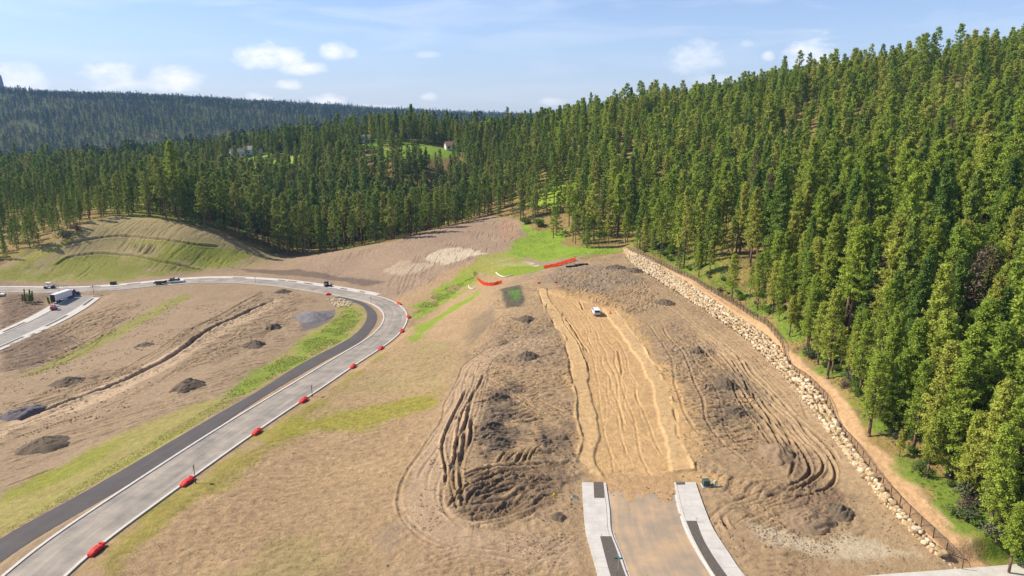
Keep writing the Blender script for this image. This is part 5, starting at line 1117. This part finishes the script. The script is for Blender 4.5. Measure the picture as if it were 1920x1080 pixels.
# orange safety fences
m_ofab = bpy.data.materials.new("orange_fabric"); m_ofab.use_nodes = True; t = m_ofab.node_tree; t.nodes.clear(); d_ = N(t, 'ShaderNodeBsdfDiffuse'); tr_ = N(t, 'ShaderNodeBsdfTranslucent'); mx_ = N(t, 'ShaderNodeMixShader'); mx_.inputs[0].default_value = .45
for q_ in (d_, tr_): lk(t, scalecol(t, (.86, .10, .03), mrange(t, noise(t, coord(t), 3, 3), .3, .7, .8, 1.15)), q_.inputs[0])
lk(t, d_.outputs[0], mx_.inputs[1]); lk(t, tr_.outputs[0], mx_.inputs[2]); lk(t, mx_.outputs[0], N(t, 'ShaderNodeOutputMaterial').inputs[0])
def ofence(px, h, lab):
    P = crom(hit(px), .5); O = P[0].copy(); t_ = thing('safety_fence', lab, 'safety fence', tuple(O)); V = []; F = []; n = len(P)
    for i, q in enumerate(P - O):
        sag = .12 * abs(math.sin(i * .55)) + random.uniform(0, .06)
        V += [(q[0], q[1], q[2] + .02), (q[0] + random.uniform(-.05, .05), q[1] + random.uniform(-.05, .05), q[2] + h * .5), (q[0], q[1], q[2] + h - sag)]
    for i in range(n - 1):
        for j in range(2): a = i * 3 + j; F.append((a, a + 1, a + 4, a + 3))
    link('mesh_panel', mesh_np('mesh_panel', V, F, [m_ofab]), t_); pm_ = MB().tube((0, 0, -.2), (0, 0, h + .15), .035, n=5).me('post', [m_dark])
    for i in range(0, n, 5): link('post', pm_, t_, tuple(P[i] - O))
ofence([(895,524),(900,530),(909,535),(922,536),(933,534),(941,531)], 1.25, 'shorter orange mesh fence sagging in a curve above the gully')
ofence([(1020,504),(1040,500),(1060,494),(1079,488)], 1.25, 'longer straight orange mesh fence on the far edge of the pad')
def hose(px, r_, m, name, lab, cat):
    P = crom(hit(px), .6); mb = MB()
    for i in range(len(P) - 1): mb.tube(P[i] + [0, 0, r_], P[i + 1] + [0, 0, r_], r_, n=6)
    mb.obj(name, m, None, label=lab, cat=cat)
hose([(930,512),(936,517),(944,520),(952,519),(961,517)], .22, m_pipe, 'straw_wattle', 'pale straw wattle lying across the gully floor left of the long orange fence', 'wattle')
hose([(879,536),(880,540),(884,542.5),(890,541.5)], .22, m_pipe, 'straw_wattle', 'short curled pale wattle on the slope below the shorter orange fence', 'wattle')
for k, (u, v, a, lab) in enumerate([(1070,501,.25,'black corrugated pipe, leftmost on the far edge of the pad'), (1080,500,.5,'black corrugated pipe lying in the middle of the row of pipes'), (1086,498,.4,'black corrugated pipe lying behind the middle pipe'), (1094,497,.2,'black corrugated pipe, rightmost on the far edge of the pad')]):
    p = gp(u, v); mb = MB(); L = 3.4; n = 22; rr2 = [(.33 if i % 2 else .27) for i in range(n)]
    for i in range(n - 1): mb.tube((-L / 2 + L * i / n, 0, .3), (-L / 2 + L * (i + 1) / n, 0, .3), rr2[i], rr2[i + 1], 12)
    mb.obj('drainage_pipe', m_blk, None, loc=tuple(p), rz=a, label=lab, cat='pipe', group='black pipes on the far pad edge')

# ---- dirt piles
def pile(u, v, wpx, hpx, lab, m, hf=.24, seed=0, ring=False, ang=0):
    c = gp(u, v); dep_ = proj(c[None])[2][0]; W = wpx * dep_ / FPX / 2; el_ = math.atan2(CAMH - c[2], math.hypot(c[0], c[1])); Dp = max(hpx * dep_ / FPX / math.sin(el_) / 2 * .8, W * .5); Dp = min(Dp, W * 1.2)
    hh = W * 2 * hf; nr, na = 26, 64; V = []; F = []
    for i in range(nr):
        r_ = i / (nr - 1)
        for j in range(na):
            a = 2 * math.pi * j / na; rim = 1 + .22 * (vnoise(np.array(math.cos(a) * 3 + seed), np.array(math.sin(a) * 3), 1.0) - .5) * 2
            x = math.cos(a) * r_ * W * rim; y = math.sin(a) * r_ * Dp * rim; x, y = x * math.cos(ang) - y * math.sin(ang), x * math.sin(ang) + y * math.cos(ang)
            pr = max(0, 1 - r_ ** 1.3) if not ring else max(0, 1 - ((r_ - .55) / .42) ** 2) * .8
            V.append([x, y, pr])
    V = np.array(V); X = V[:, 0] + c[0]; Y = V[:, 1] + c[1]; nz_ = fbm(X, Y, W * .9, 4, 500 + seed); n2_z = fbm(X, Y, .55, 3, 520 + seed)
    Z = ground(X, Y) + hh * V[:, 2] * (.55 + .9 * nz_) + (n2_z - .5) * .38 * np.minimum(1, V[:, 2] * 3) - .12 * (V[:, 2] <= 0.001)
    P = np.c_[V[:, 0], V[:, 1], Z - c[2]]
    for i in range(nr - 1):
        for j in range(na): F.append((i * na + j, i * na + (j + 1) % na, (i + 1) * na + (j + 1) % na, (i + 1) * na + j))
    link('dirt_pile' if not ring else 'gravel_ring', mesh_np('dirt_pile', P, F, [m], smooth_=True), None, tuple(c), None, lab, 'dirt pile', 'piles of dark soil')
PILES = [(82,836,96,38,'large dark soil pile nearest the bottom left, beside the green strip',m_dirtp,.22),(352,724,60,30,'dark soil pile below the long trench, right of the middle of the left field',m_dirtp,.22),(477,648,44,22,'dark soil pile with steep shaded side near the trail bend',m_dirtp,.22),
         (513,614,32,26,'small dark soil pile just above and right of the steep shaded one',m_dirtp,.28),(270,647,38,12,'small flat dark pile above the long trench',m_dirtp,.14),(125,718,66,18,'scrubby dark soil pile above the gravel ring',m_dirtp,.16),
         (588,594,70,30,'wide grey soil heap beside the rock outfall inside the bend',simple("grey_dirt", lin(118,112,110), .98, .25, 2.2, .9),.13),(985,600,36,14,'dark soil pile at the top left of the pad',m_dirtp,.2),(938,643,34,12,'low dark soil pile near the left rim of the pad',m_dirtl,.16),
         (990,668,42,18,'pile of torn sod below the upper pad piles',m_dirtp,.2),(935,748,46,18,'dark grey soil pile on the left half of the pad',m_dirtp,.2),(1247,568,38,14,'soil pile right of the white pickup near the wall road',m_dirtp,.18),
         (1307,660,26,20,'small nearly black soil pile on the right half of the pad',m_dirtp,.34),(1330,660,24,12,'small low pile beside the nearly black one',m_dirtl,.18),(1362,724,48,28,'dark conical soil pile in the middle of the right half',m_dirtp,.26),(1325,728,30,14,'low soil pile left of the dark conical one',m_dirtl,.15),
         (1458,852,72,56,'largest soil pile on the pad, inside the wheel rut loop',m_dirtl,.24),(1515,978,96,54,'broad lumpy soil pile near the bottom right of the pad',m_dirtl,.18),(1578,958,52,38,'dark grey soil pile right of the broad lumpy one',m_dirtp,.24),
         (1047,970,30,22,'small dark soil pile left of the left pavement',m_dirtp,.26),(1190,508,34,14,'dark soil pile at the far right corner of the pad',m_dirtp,.2),(1155,503,40,10,'low dark soil ridge along the far edge of the pad',m_dirtp,.12),(1380,772,36,20,'lumpy grey pile below the dark conical pile',m_dirtp,.18),
         (918,800,44,20,'dark clods heaped inside the left rut loop',m_dirtp,.16),(940,832,52,22,'lower heap of dark clods inside the left rut loop',m_dirtp,.16),(1022,832,26,20,'small dark heap left of the left graded strip',m_dirtp,.2),(530,548,30,10,'dark soil heap at the head of the long trench',m_dirtp,.2)]
for k, (u, v, w_, h_, lab, m, hf) in enumerate(PILES): pile(u, v, w_, h_, lab, m, hf, seed=k * 7)
pile(42, 776, 84, 32, 'dark gravel heaped in a ring beside the long trench at the left edge', simple("dark_gravel", lin(96,88,90), .98, .25, 5, .9), .12, 77, ring=True)
# rock outfall below the bend
P_ = hit([(622,563),(632,562),(642,563),(652,567),(628,568),(638,569),(648,572),(640,574),(632,572),(645,568)]); 
C2 = []; 
for q in P_:
    for _ in range(16): a = random.uniform(-1.6, 1.6), random.uniform(-1.6, 1.6); C2.append((q[0] + a[0], q[1] + a[1], float(ground(q[0] + a[0], q[1] + a[1])) + .1))
C2 = np.array(C2); S2 = rng.uniform(.22, .5, (len(C2), 1)) * np.ones((1, 3)) * [1.1, 1, .8]; V, F = lumps(C2, S2, 8, IV=ico(1)[0], IF=ico(1)[1]); link('rock_outfall', mesh_np('rock_outfall', V, F, [m_rock]), label='patch of pale riprap rocks below the inner kerb of the bend', cat='rocks', kind='stuff')
# clods on the churned ground
I1 = ico(1)
CEN = hit([(1005,540),(1150,580),(1200,640),(1235,700),(1275,800),(1305,890),(1100,890),(1080,800),(1070,683),(1035,600)])[:, :2]
def clods(px, n, s0, s1, seed):
    P = hit(px)[:, :2]; r_ = np.random.default_rng(seed); a = P.min(0); b_ = P.max(0); x = r_.uniform(a[0], b_[0], n * 2); y = r_.uniform(a[1], b_[1], n * 2); k = in_poly(P, x, y) & (fbm(x, y, 5, 3, seed) > .53) & ~in_poly(CEN, x, y); x, y = x[k], y[k]
    return np.c_[x, y, ground(x, y)], s0 + (s1 - s0) * r_.random(len(x)) ** 3
Cs = [clods(PAD, 26000, .05, .24, 1), clods([(1100,1000),(1095,1100),(820,1100),(850,1000)], 1100, .05, .16, 2), clods([(0,620),(300,560),(560,560),(560,600),(300,740),(0,860)], 9000, .08, .34, 3), clods([(1400,980),(1500,980),(1730,1040),(1420,1090)], 1500, .05, .18, 4)]
C3 = np.vstack([c[0] for c in Cs]); S3 = np.concatenate([c[1] for c in Cs]); V, F = lumps(C3, S3[:, None] * np.array([[1, 1, .7]]), 9, IV=I1[0], IF=I1[1]); link('soil_clods', mesh_np('soil_clods', V, F, [m_dirtl]), label='loose soil clods scattered over the graded ground', cat='soil clods', kind='stuff')
Cw = []
for _ in range(1500):
    k = random.randrange(260); f = random.uniform(-.45, 0) if random.random() < .5 else random.uniform(1.0, 1.35); q = WB[k] * (1 - f) + WT[k] * f; Cw.append((q[0], q[1], float(ground(q[0], q[1]))))
V, F = lumps(np.array(Cw), rng.uniform(.06, .2, (len(Cw), 1)) * np.ones((1, 3)), 10, IV=I1[0], IF=I1[1]); link('loose_stones', mesh_np('loose_stones', V, F, [m_rock]), label='small loose stones along the foot and top of the boulder wall', cat='stones', kind='stuff')

# ---- shrubs, saplings, broadleaf trees
def bush_mesh(seed, r0, h, n, sz, mt_, upright=0):
    r_ = np.random.default_rng(seed); lob = r_.normal(0, .45, (7, 3)) * [r0, r0, h * .35] + [0, 0, h * .5]; C = []; 
    for _ in range(n):
        l = lob[r_.integers(7)]; d = r_.normal(size=3); d /= np.linalg.norm(d); q = l + d * r0 * .55 * r_.uniform(.55, 1) * [1, 1, h / r0 * .55]; q[2] = abs(q[2]); C.append(q)
    C = np.array(C); D = r_.normal(size=(n, 3)) + [0, 0, upright]; D /= np.linalg.norm(D, axis=1)[:, None]; V = tri_tufts(C, D, r_.uniform(.7, 1.3, n) * sz, r_.uniform(.4, .7, n) * sz, r_); F = np.arange(len(V)).reshape(-1, 4)
    st = MB()
    for k in range(7): st.tube((0, 0, -.2), tuple(lob[k] * [.9, .9, 1]), .05, .015, 4)
    return mesh_np('foliage', V, F, [mt_], attrs={'tint': ('FLOAT', np.repeat(r_.uniform(.75, 1.25, n), 4))}), st.me('stems', [m_bark])
BV = [bush_mesh(1, 1.0, 1.3, 900, .22, m_bush), bush_mesh(2, 1.3, 1.5, 1000, .24, m_bush), bush_mesh(3, .9, 1.8, 900, .22, m_bush), bush_mesh(4, 1.1, 1.4, 700, .2, m_snag, .6), bush_mesh(5, 1.2, 1.6, 900, .22, leafmat("grey_leaves", (.13,.16,.07), (.16,.18,.09), (.18,.19,.11)))]
EW = hit([(1205,473),(1262,502),(1330,537),(1400,578),(1455,622),(1505,675),(1560,722),(1606,778),(1625,820),(1690,878),(1735,930),(1795,982),(1880,1045),(1950,1100)])
EWr = crom(EW, 1.0); nb_ = 0
for k in range(0, len(EWr), 2):
    if random.random() < .75 and nb_ < 120:
        q = EWr[k]; x = q[0] + random.gammavariate(1.6, 2.2) + .6; y = q[1] + random.uniform(-1.5, 1.5); r1 = random.random(); pi = random.choice((0, 1, 2)) if r1 < .68 else (3 if r1 < .86 else 4); s = random.uniform(.5, 1.15)
        lab, gpn = (('leafy bright green shrub at the forest edge behind the black fence', 'green shrubs along the forest edge'), ('leafless brown brush at the forest edge behind the black fence', 'bare brush along the forest edge'), ('grey-green shrub at the forest edge behind the black fence', 'grey-green shrubs along the forest edge'))[0 if pi < 3 else pi - 2]
        t_ = thing('shrub', lab, 'shrub', (x, y, float(ground(x, y))), random.uniform(0, 6.28), gpn); t_.scale = (s, s, s); link('foliage', BV[pi][0], t_); link('stems', BV[pi][1], t_); nb_ += 1
for k, (u, v, s, pi, lab) in enumerate([(1236,464,3.0,4,'large grey-green willow shrub at the far end of the boulder wall'), (1215,455,2.4,4,'grey-green shrub behind the large willow shrub'), (1010,424,3.0,0,'rounded dark green shrub at the top of the green gully'), (985,420,2.2,1,'smaller green shrub left of the rounded dark one above the gully'),
        (1262,476,2.2,2,'bright shrub between the willow and the forest edge'), (665,452,2.6,3,'bare brown brush on the crest of the dirt hill'), (700,445,2.8,0,'green shrub on the crest of the dirt hill'), (820,418,2.8,3,'bare brush further up the crest of the dirt hill'), (118,446,2.6,4,'grey-green shrub on the left shoulder of the mound'), (145,432,2.4,3,'bare brush on the left shoulder of the mound')]):
    p = gp(u, v); t_ = thing('shrub', lab, 'shrub', tuple(p), k * 1.3); t_.scale = (s,) * 3; link('foliage', BV[pi][0], t_); link('stems', BV[pi][1], t_)
# the dense lower right corner of the forest
for k, (u, v, s, pi) in enumerate([(1612,738,.8,12),(1650,782,.75,13),(1672,815,.9,6),(1712,846,.85,12),(1742,868,1.0,13),(1778,892,.9,9),(1812,925,.8,6),(1846,950,.95,13),(1880,975,.85,9),(1925,1005,.95,6),(1792,852,1.0,3),(1836,884,.95,1),(1885,915,1.0,9),(1935,950,1.05,3),(1745,815,.95,9),(1905,1045,.62,6),(1868,1015,.6,12),(1700,800,.9,3),(1560,700,.75,14),(1515,655,.8,12),(1480,632,.7,14),(1420,582,.8,13),(1372,560,.75,12),(1310,520,.8,14)]):
    p = gp(u, v); k_, h_, cm_, tm_ = protoN[pi]; full = spec[pi][2]
    t_ = thing('pine_tree', 'young bushy green conifer at the grassy forest edge behind the black fence' if full else 'slim pine with bare lower trunk at the forest edge behind the black fence', 'tree', tuple(p), k * 1.7, 'conifers along the forest edge' if full else 'pines along the forest edge'); t_.scale = (s, s, s); link('trunk', tm_, t_); link('crown', cm_, t_)
for k in range(40):
    i = random.uniform(.62, .99); q = EWr[int(i * (len(EWr) - 1))]; x = q[0] + random.uniform(1, 14); y = q[1] + random.uniform(-3, 4); pi = random.choice((0, 1, 2, 3, 4)); s = random.uniform(.8, 1.7)
    lab, gpn = (('leafy bright green shrub at the forest edge behind the black fence', 'green shrubs along the forest edge'), ('leafless brown brush at the forest edge behind the black fence', 'bare brush along the forest edge'), ('grey-green shrub at the forest edge behind the black fence', 'grey-green shrubs along the forest edge'))[0 if pi < 3 else pi - 2]
    t_ = thing('shrub', lab, 'shrub', (x, y, float(ground(x, y))), k, gpn); t_.scale = (s, s, s); link('foliage', BV[pi][0], t_); link('stems', BV[pi][1], t_)
# saplings on the left
def sapling_me(seed, h):
    r_ = np.random.default_rng(seed); n = 420; z = r_.uniform(.25, 1, n) * h; a = r_.uniform(0, 6.28, n); rr3 = r_.uniform(0, .32, n) * (1.1 - z / h * .7); C = np.c_[np.cos(a) * rr3 + z * .12, np.sin(a) * rr3, z]; D = r_.normal(size=(n, 3)) + [0, 0, 1.5]; D /= np.linalg.norm(D, axis=1)[:, None]
    V = tri_tufts(C, D, r_.uniform(.2, .4, n), r_.uniform(.1, .2, n), r_); return mesh_np('foliage', V, np.arange(len(V)).reshape(-1, 4), [m_bush], attrs={'tint': ('FLOAT', np.repeat(r_.uniform(.8, 1.2, n), 4))}), MB().tube((0, 0, -.2), (h * .12, 0, h), .06, .015, 5).me('stem', [m_bark])
SA = [sapling_me(k, 4.2) for k in range(3)]
for k, (u, v) in enumerate([(42,570),(45,568),(48,571),(51,569),(54,571),(57,569),(60,571),(63,569),(47,565),(56,565),(61,566)]):
    p = gp(u, v); f_, s_ = SA[k % 3]; t_ = thing('sapling', 'slender yellow-green sapling in the tight clump left of the semi truck', 'sapling', tuple(p), random.uniform(-.8, .8), 'clump of slender saplings left of the semi truck'); t_.scale = (random.uniform(.8, 1.1),) * 2 + (random.uniform(.75, 1.15),); link('foliage', f_, t_); link('stem', s_, t_)
for k, (u, v) in enumerate([(92,573),(95,574),(99,573)]):
    p = gp(u, v); f_, s_ = SA[k % 3]; t_ = thing('sapling', ('leftmost', 'middle', 'rightmost')[k] + ' of three leaning saplings right behind the semi trailer', 'sapling', tuple(p), 2.6 + k * .3, 'three saplings behind the trailer'); t_.scale = (.8, .8, .75); link('foliage', f_, t_); link('stem', s_, t_)
# broadleaf trees among the houses
def broad_me(seed, h, m):
    r_ = np.random.default_rng(seed); n = 1500; lob = r_.normal(0, 1, (12, 3)) * [h * .16, h * .16, h * .14] + [0, 0, h * .62]; l = lob[r_.integers(0, 12, n)]; d = r_.normal(size=(n, 3)); d /= np.linalg.norm(d, axis=1)[:, None]; C = l + d * h * .16 * r_.uniform(.5, 1, (n, 1)); D = r_.normal(size=(n, 3)); D /= np.linalg.norm(D, axis=1)[:, None]
    V = tri_tufts(C, D, r_.uniform(.6, 1.2, n), r_.uniform(.4, .8, n), r_); tm = MB().tube((0, 0, -.5), (0, 0, h * .5), .3, .18, 7)
    for k in range(8): tm.tube((0, 0, h * .4), tuple(lob[k]), .14, .04, 4)
    return mesh_np('crown', V, np.arange(len(V)).reshape(-1, 4), [m], attrs={'tint': ('FLOAT', np.repeat(r_.uniform(.75, 1.2, n), 4))}), tm.me('trunk', [m_bark])
BR_ = [broad_me(1, 12, m_lime), broad_me(2, 10, m_lime), broad_me(3, 11, m_bush)]
def sky_at(u, v, y): # ground point in picture column u at distance y
    d = px_dir(u, v); x = d[0] / d[1] * y; return x, y, float(ground(x, y))
for k, (u, y, s, pi, lab) in enumerate([(925, 560, 2.0, 0, 'tall lime-green broadleaf tree standing above the dark conifers'), (843, 575, 1.1, 0, 'yellow-green broadleaf tree behind the knoll lawn'), (820, 580, .9, 1, 'smaller yellow-green tree left of the knoll houses'), (790, 590, 1.0, 2, 'green broadleaf tree behind the big conifer on the knoll'),
        (463, 612, .9, 0, 'bright green round tree between two white houses'), (550, 590, 1.2, 1, 'yellowish broadleaf tree right of the small bright meadow'), (955, 545, 1.2, 2, 'green rounded tree right of the tall lime-green one'), (868, 560, 1.0, 2, 'green broadleaf tree right of the knoll lawn')]):
    x, y, z = sky_at(u, 260, y); t_ = thing('broadleaf_tree', lab, 'tree', (x, y, z), k, None); t_.scale = (s * .8, s * .8, s); link('crown', BR_[pi][0], t_); link('trunk', BR_[pi][1], t_)
# big landmark conifers on the knoll and skyline
for k, (u, y, s, pi, lab) in enumerate([(773, 548, 1.22, 4, 'tallest broad dark fir on the knoll with the houses'), (742, 552, .95, 5, 'dark fir just left of the tallest one on the knoll'), (728, 548, .9, 4, 'dark fir second left of the tallest one on the knoll'), (712, 553, .85, 5, 'dark fir third left of the tallest one on the knoll'),
        (697, 547, .8, 2, 'open pine with bare trunk at the left of the knoll lawn'), (857, 596, 1.0, 4, 'dark fir behind the yellow-green trees on the knoll'), (846, 600, .95, 5, 'narrow dark fir behind the knoll, left of the other'), (1180, 470, 1.0, 4, 'pointed fir rising above its neighbours on the skyline')]):
    x, y, z = sky_at(u, 260, y); k_, h_, cm_, tm_ = protoN[pi]; t_ = thing('fir_tree' if k_ == 'fir' else 'pine_tree', lab, 'tree', (x, y, z), k); t_.scale = (s, s, s); link('trunk', tm_, t_); link('crown', cm_, t_)
# ---- houses in the distance
def house(u, y, w_, d_, h_, rz, lab, roof, wallm=None):
    x, y, z = sky_at(u, 270, y); wallm = wallm or m_wall; t_ = thing('house', lab, 'house', (x, y, z - .3), rz, 'houses among the far trees')
    MB().box((0, 0, h_ / 2), (w_, d_, h_)).obj('wall', wallm, t_); rh = d_ * .32
    gb = MB(); gb.prism([(-d_ / 2, h_), (d_ / 2, h_), (0, h_ + rh - .05)], -w_ / 2 + .02, w_ / 2 - .02); gb.obj('gable', wallm, t_)
    rf = MB()
    for s in (-1, 1): rf.add([(-w_ / 2 - .4, s * (d_ / 2 + .5), h_ - .32), (w_ / 2 + .4, s * (d_ / 2 + .5), h_ - .32), (w_ / 2 + .4, 0, h_ + rh), (-w_ / 2 - .4, 0, h_ + rh), (-w_ / 2 - .4, s * (d_ / 2 + .5), h_ - .12), (w_ / 2 + .4, s * (d_ / 2 + .5), h_ - .12), (w_ / 2 + .4, 0, h_ + rh + .2), (-w_ / 2 - .4, 0, h_ + rh + .2)], [(0,1,2,3),(4,7,6,5),(0,4,5,1),(1,5,6,2),(3,2,6,7),(0,3,7,4)])
    r_o = rf.obj('roof', roof, t_); MB().box((w_ * .25, .6, h_ + rh + .3), (.9, .9, 1.6)).obj('chimney', m_roofr, r_o)
    for k in range(3): wn = MB().box((-w_ * .32 + k * w_ * .3, -d_ / 2 - .02, h_ * .55), (1.6, .06, 1.3)).obj('window', m_glass, t_)
    MB().box((w_ * .43, -d_ / 2 - .02, 1.1), (1.0, .08, 2.1)).obj('door', m_roofr, t_)
house(444, 592, 12, 9, 5, .5, 'white gabled house left of the round bright green tree', m_roof, m_white); house(472, 600, 14, 9, 4.5, -.3, 'pale house with grey roof right of the round bright green tree', m_roof, m_white)
house(680, 560, 12, 8, 3.6, .1, 'low white house at the left end of the knoll', m_roof, m_white); house(752, 572, 16, 10, 4.2, -.2, 'grey-roofed house behind the tallest fir on the knoll', m_roof); house(806, 575, 12, 8, 4, .2, 'pale blue-white house right of the tallest fir', m_roof, m_white)
house(848, 528, 11, 8, 3.6, .3, 'pinkish house with brown roof at the right end of the knoll lawn', m_roofr, m_wall); house(1030, 640, 14, 9, 5, -.2, 'small white house on the ridge where hillside and far forest meet', m_roof, m_white); house(590, 1500, 30, 16, 6, 0, 'long flat-roofed house on the far ridge', m_roof)
# grey tower above the far ridge at the left edge
x, y, z = sky_at(1, 170, 2050); t_ = thing('tower', 'pale grey tower rising above the far ridge at the left edge', 'tower', (x, y, float(ground(x, y)) - 3), .2)
MB().box((0, 0, 26), (20, 16, 52), tap=(.62, .7)).obj('shaft', simple("tower_stone", (.32, .34, .36), .9, .1, .1), t_); MB().box((0, 0, 54), (9, 8, 6), tap=(.5, .5)).obj('top', m_conc2, t_)

# ---- grass and weed tufts (uncountable)
def tufts(name, polys, n, s0, s1, m, seed, lab, worldp=False, minn=.42, sc_=6):
    r_ = np.random.default_rng(seed); Cs_ = []
    for px in polys:
        P = (np.asarray(px) if worldp else hit(px))[:, :2]; a = P.min(0); b_ = P.max(0); x = r_.uniform(a[0], b_[0], n); y = r_.uniform(a[1], b_[1], n); k = in_poly(P, x, y) & (fbm(x, y, sc_, 3, seed) > minn); Cs_.append(np.c_[x[k], y[k], ground(x[k], y[k])])
    C = np.vstack(Cs_); C = np.repeat(C, 5, 0); k = len(C); sz = r_.uniform(s0, s1, k); C = C + r_.normal(0, .5, (k, 3)) * (sz * .6)[:, None] * [1, 1, 0]; D = r_.normal(0, .45, (k, 3)) + [0, 0, .8]; D /= np.linalg.norm(D, axis=1)[:, None]
    V = tri_tufts(C - [0, 0, .03], D, sz, sz * .35, r_); link(name, mesh_np(name, V, np.arange(len(V)).reshape(-1, 4), [m], attrs={'tint': ('FLOAT', np.repeat(r_.uniform(.7, 1.25, k), 4))}), label=lab, cat='grass', kind='stuff')
m_grass = leafmat("grass_blades", (.15,.175,.052), (.15,.175,.052), (.15,.175,.052), .3); m_dry = leafmat("dry_weeds", (.26,.22,.10), (.26,.22,.10), (.26,.22,.10), .2)
tufts('grass', [EDGE, [(975,418),(1057,430),(1060,462),(1180,462),(1140,478),(1020,490),(955,476)], [(770,590),(800,560),(890,508),(898,514),(820,575)], [(600,620),(650,575),(682,590),(640,640),(470,735),(400,765),(430,735)]], 9000, .08, .24, m_grass, 5, 'green grass tufts on the forest edge and the gully banks', minn=.48, sc_=3.5)
tufts('dry_weeds', [[(1190,462),(1330,525),(1455,610),(1620,780),(1740,930),(1890,1050),(2000,900),(1900,600),(1700,500),(1400,450)]], 16000, .12, .45, m_dry, 6, 'dry weeds and litter on the forest floor', minn=.35)
m_straw = leafmat("straw_litter", (.30,.25,.12), (.30,.25,.12), (.30,.25,.12), .15)
tufts('straw', [[(200,1090),(320,950),(480,840),(620,730),(760,640),(870,640),(850,760),(800,850),(780,960),(700,1010),(800,1120)], [(0,1000),(160,900),(400,760),(470,740),(240,872),(0,1010)]], 14000, .05, .16, m_straw, 8, 'straw litter and seedlings on the seeded slopes', minn=.3)
# ---------------------------------------------------------------- air
m_haze = bpy.data.materials.new("haze_air"); m_haze.use_nodes = True; t = m_haze.node_tree; t.nodes.clear()
pv = N(t, 'ShaderNodeVolumePrincipled'); pv.inputs['Color'].default_value = (.32, .54, 1.0, 1); pv.inputs['Density'].default_value = 0.8e-4; pv.inputs['Anisotropy'].default_value = 0.0
o_ = N(t, 'ShaderNodeOutputMaterial'); lk(t, pv.outputs[0], o_.inputs['Volume'])
hm_ = MB(); z0 = float(H.min()) - 2; z1 = 260.0; hm_.box((-300, 1750, (z0 + z1) / 2), (6600, 3960, z1 - z0)); hm_.obj('haze', m_haze, None, kind='stuff', label='thin blue air over the valley', cat='haze')
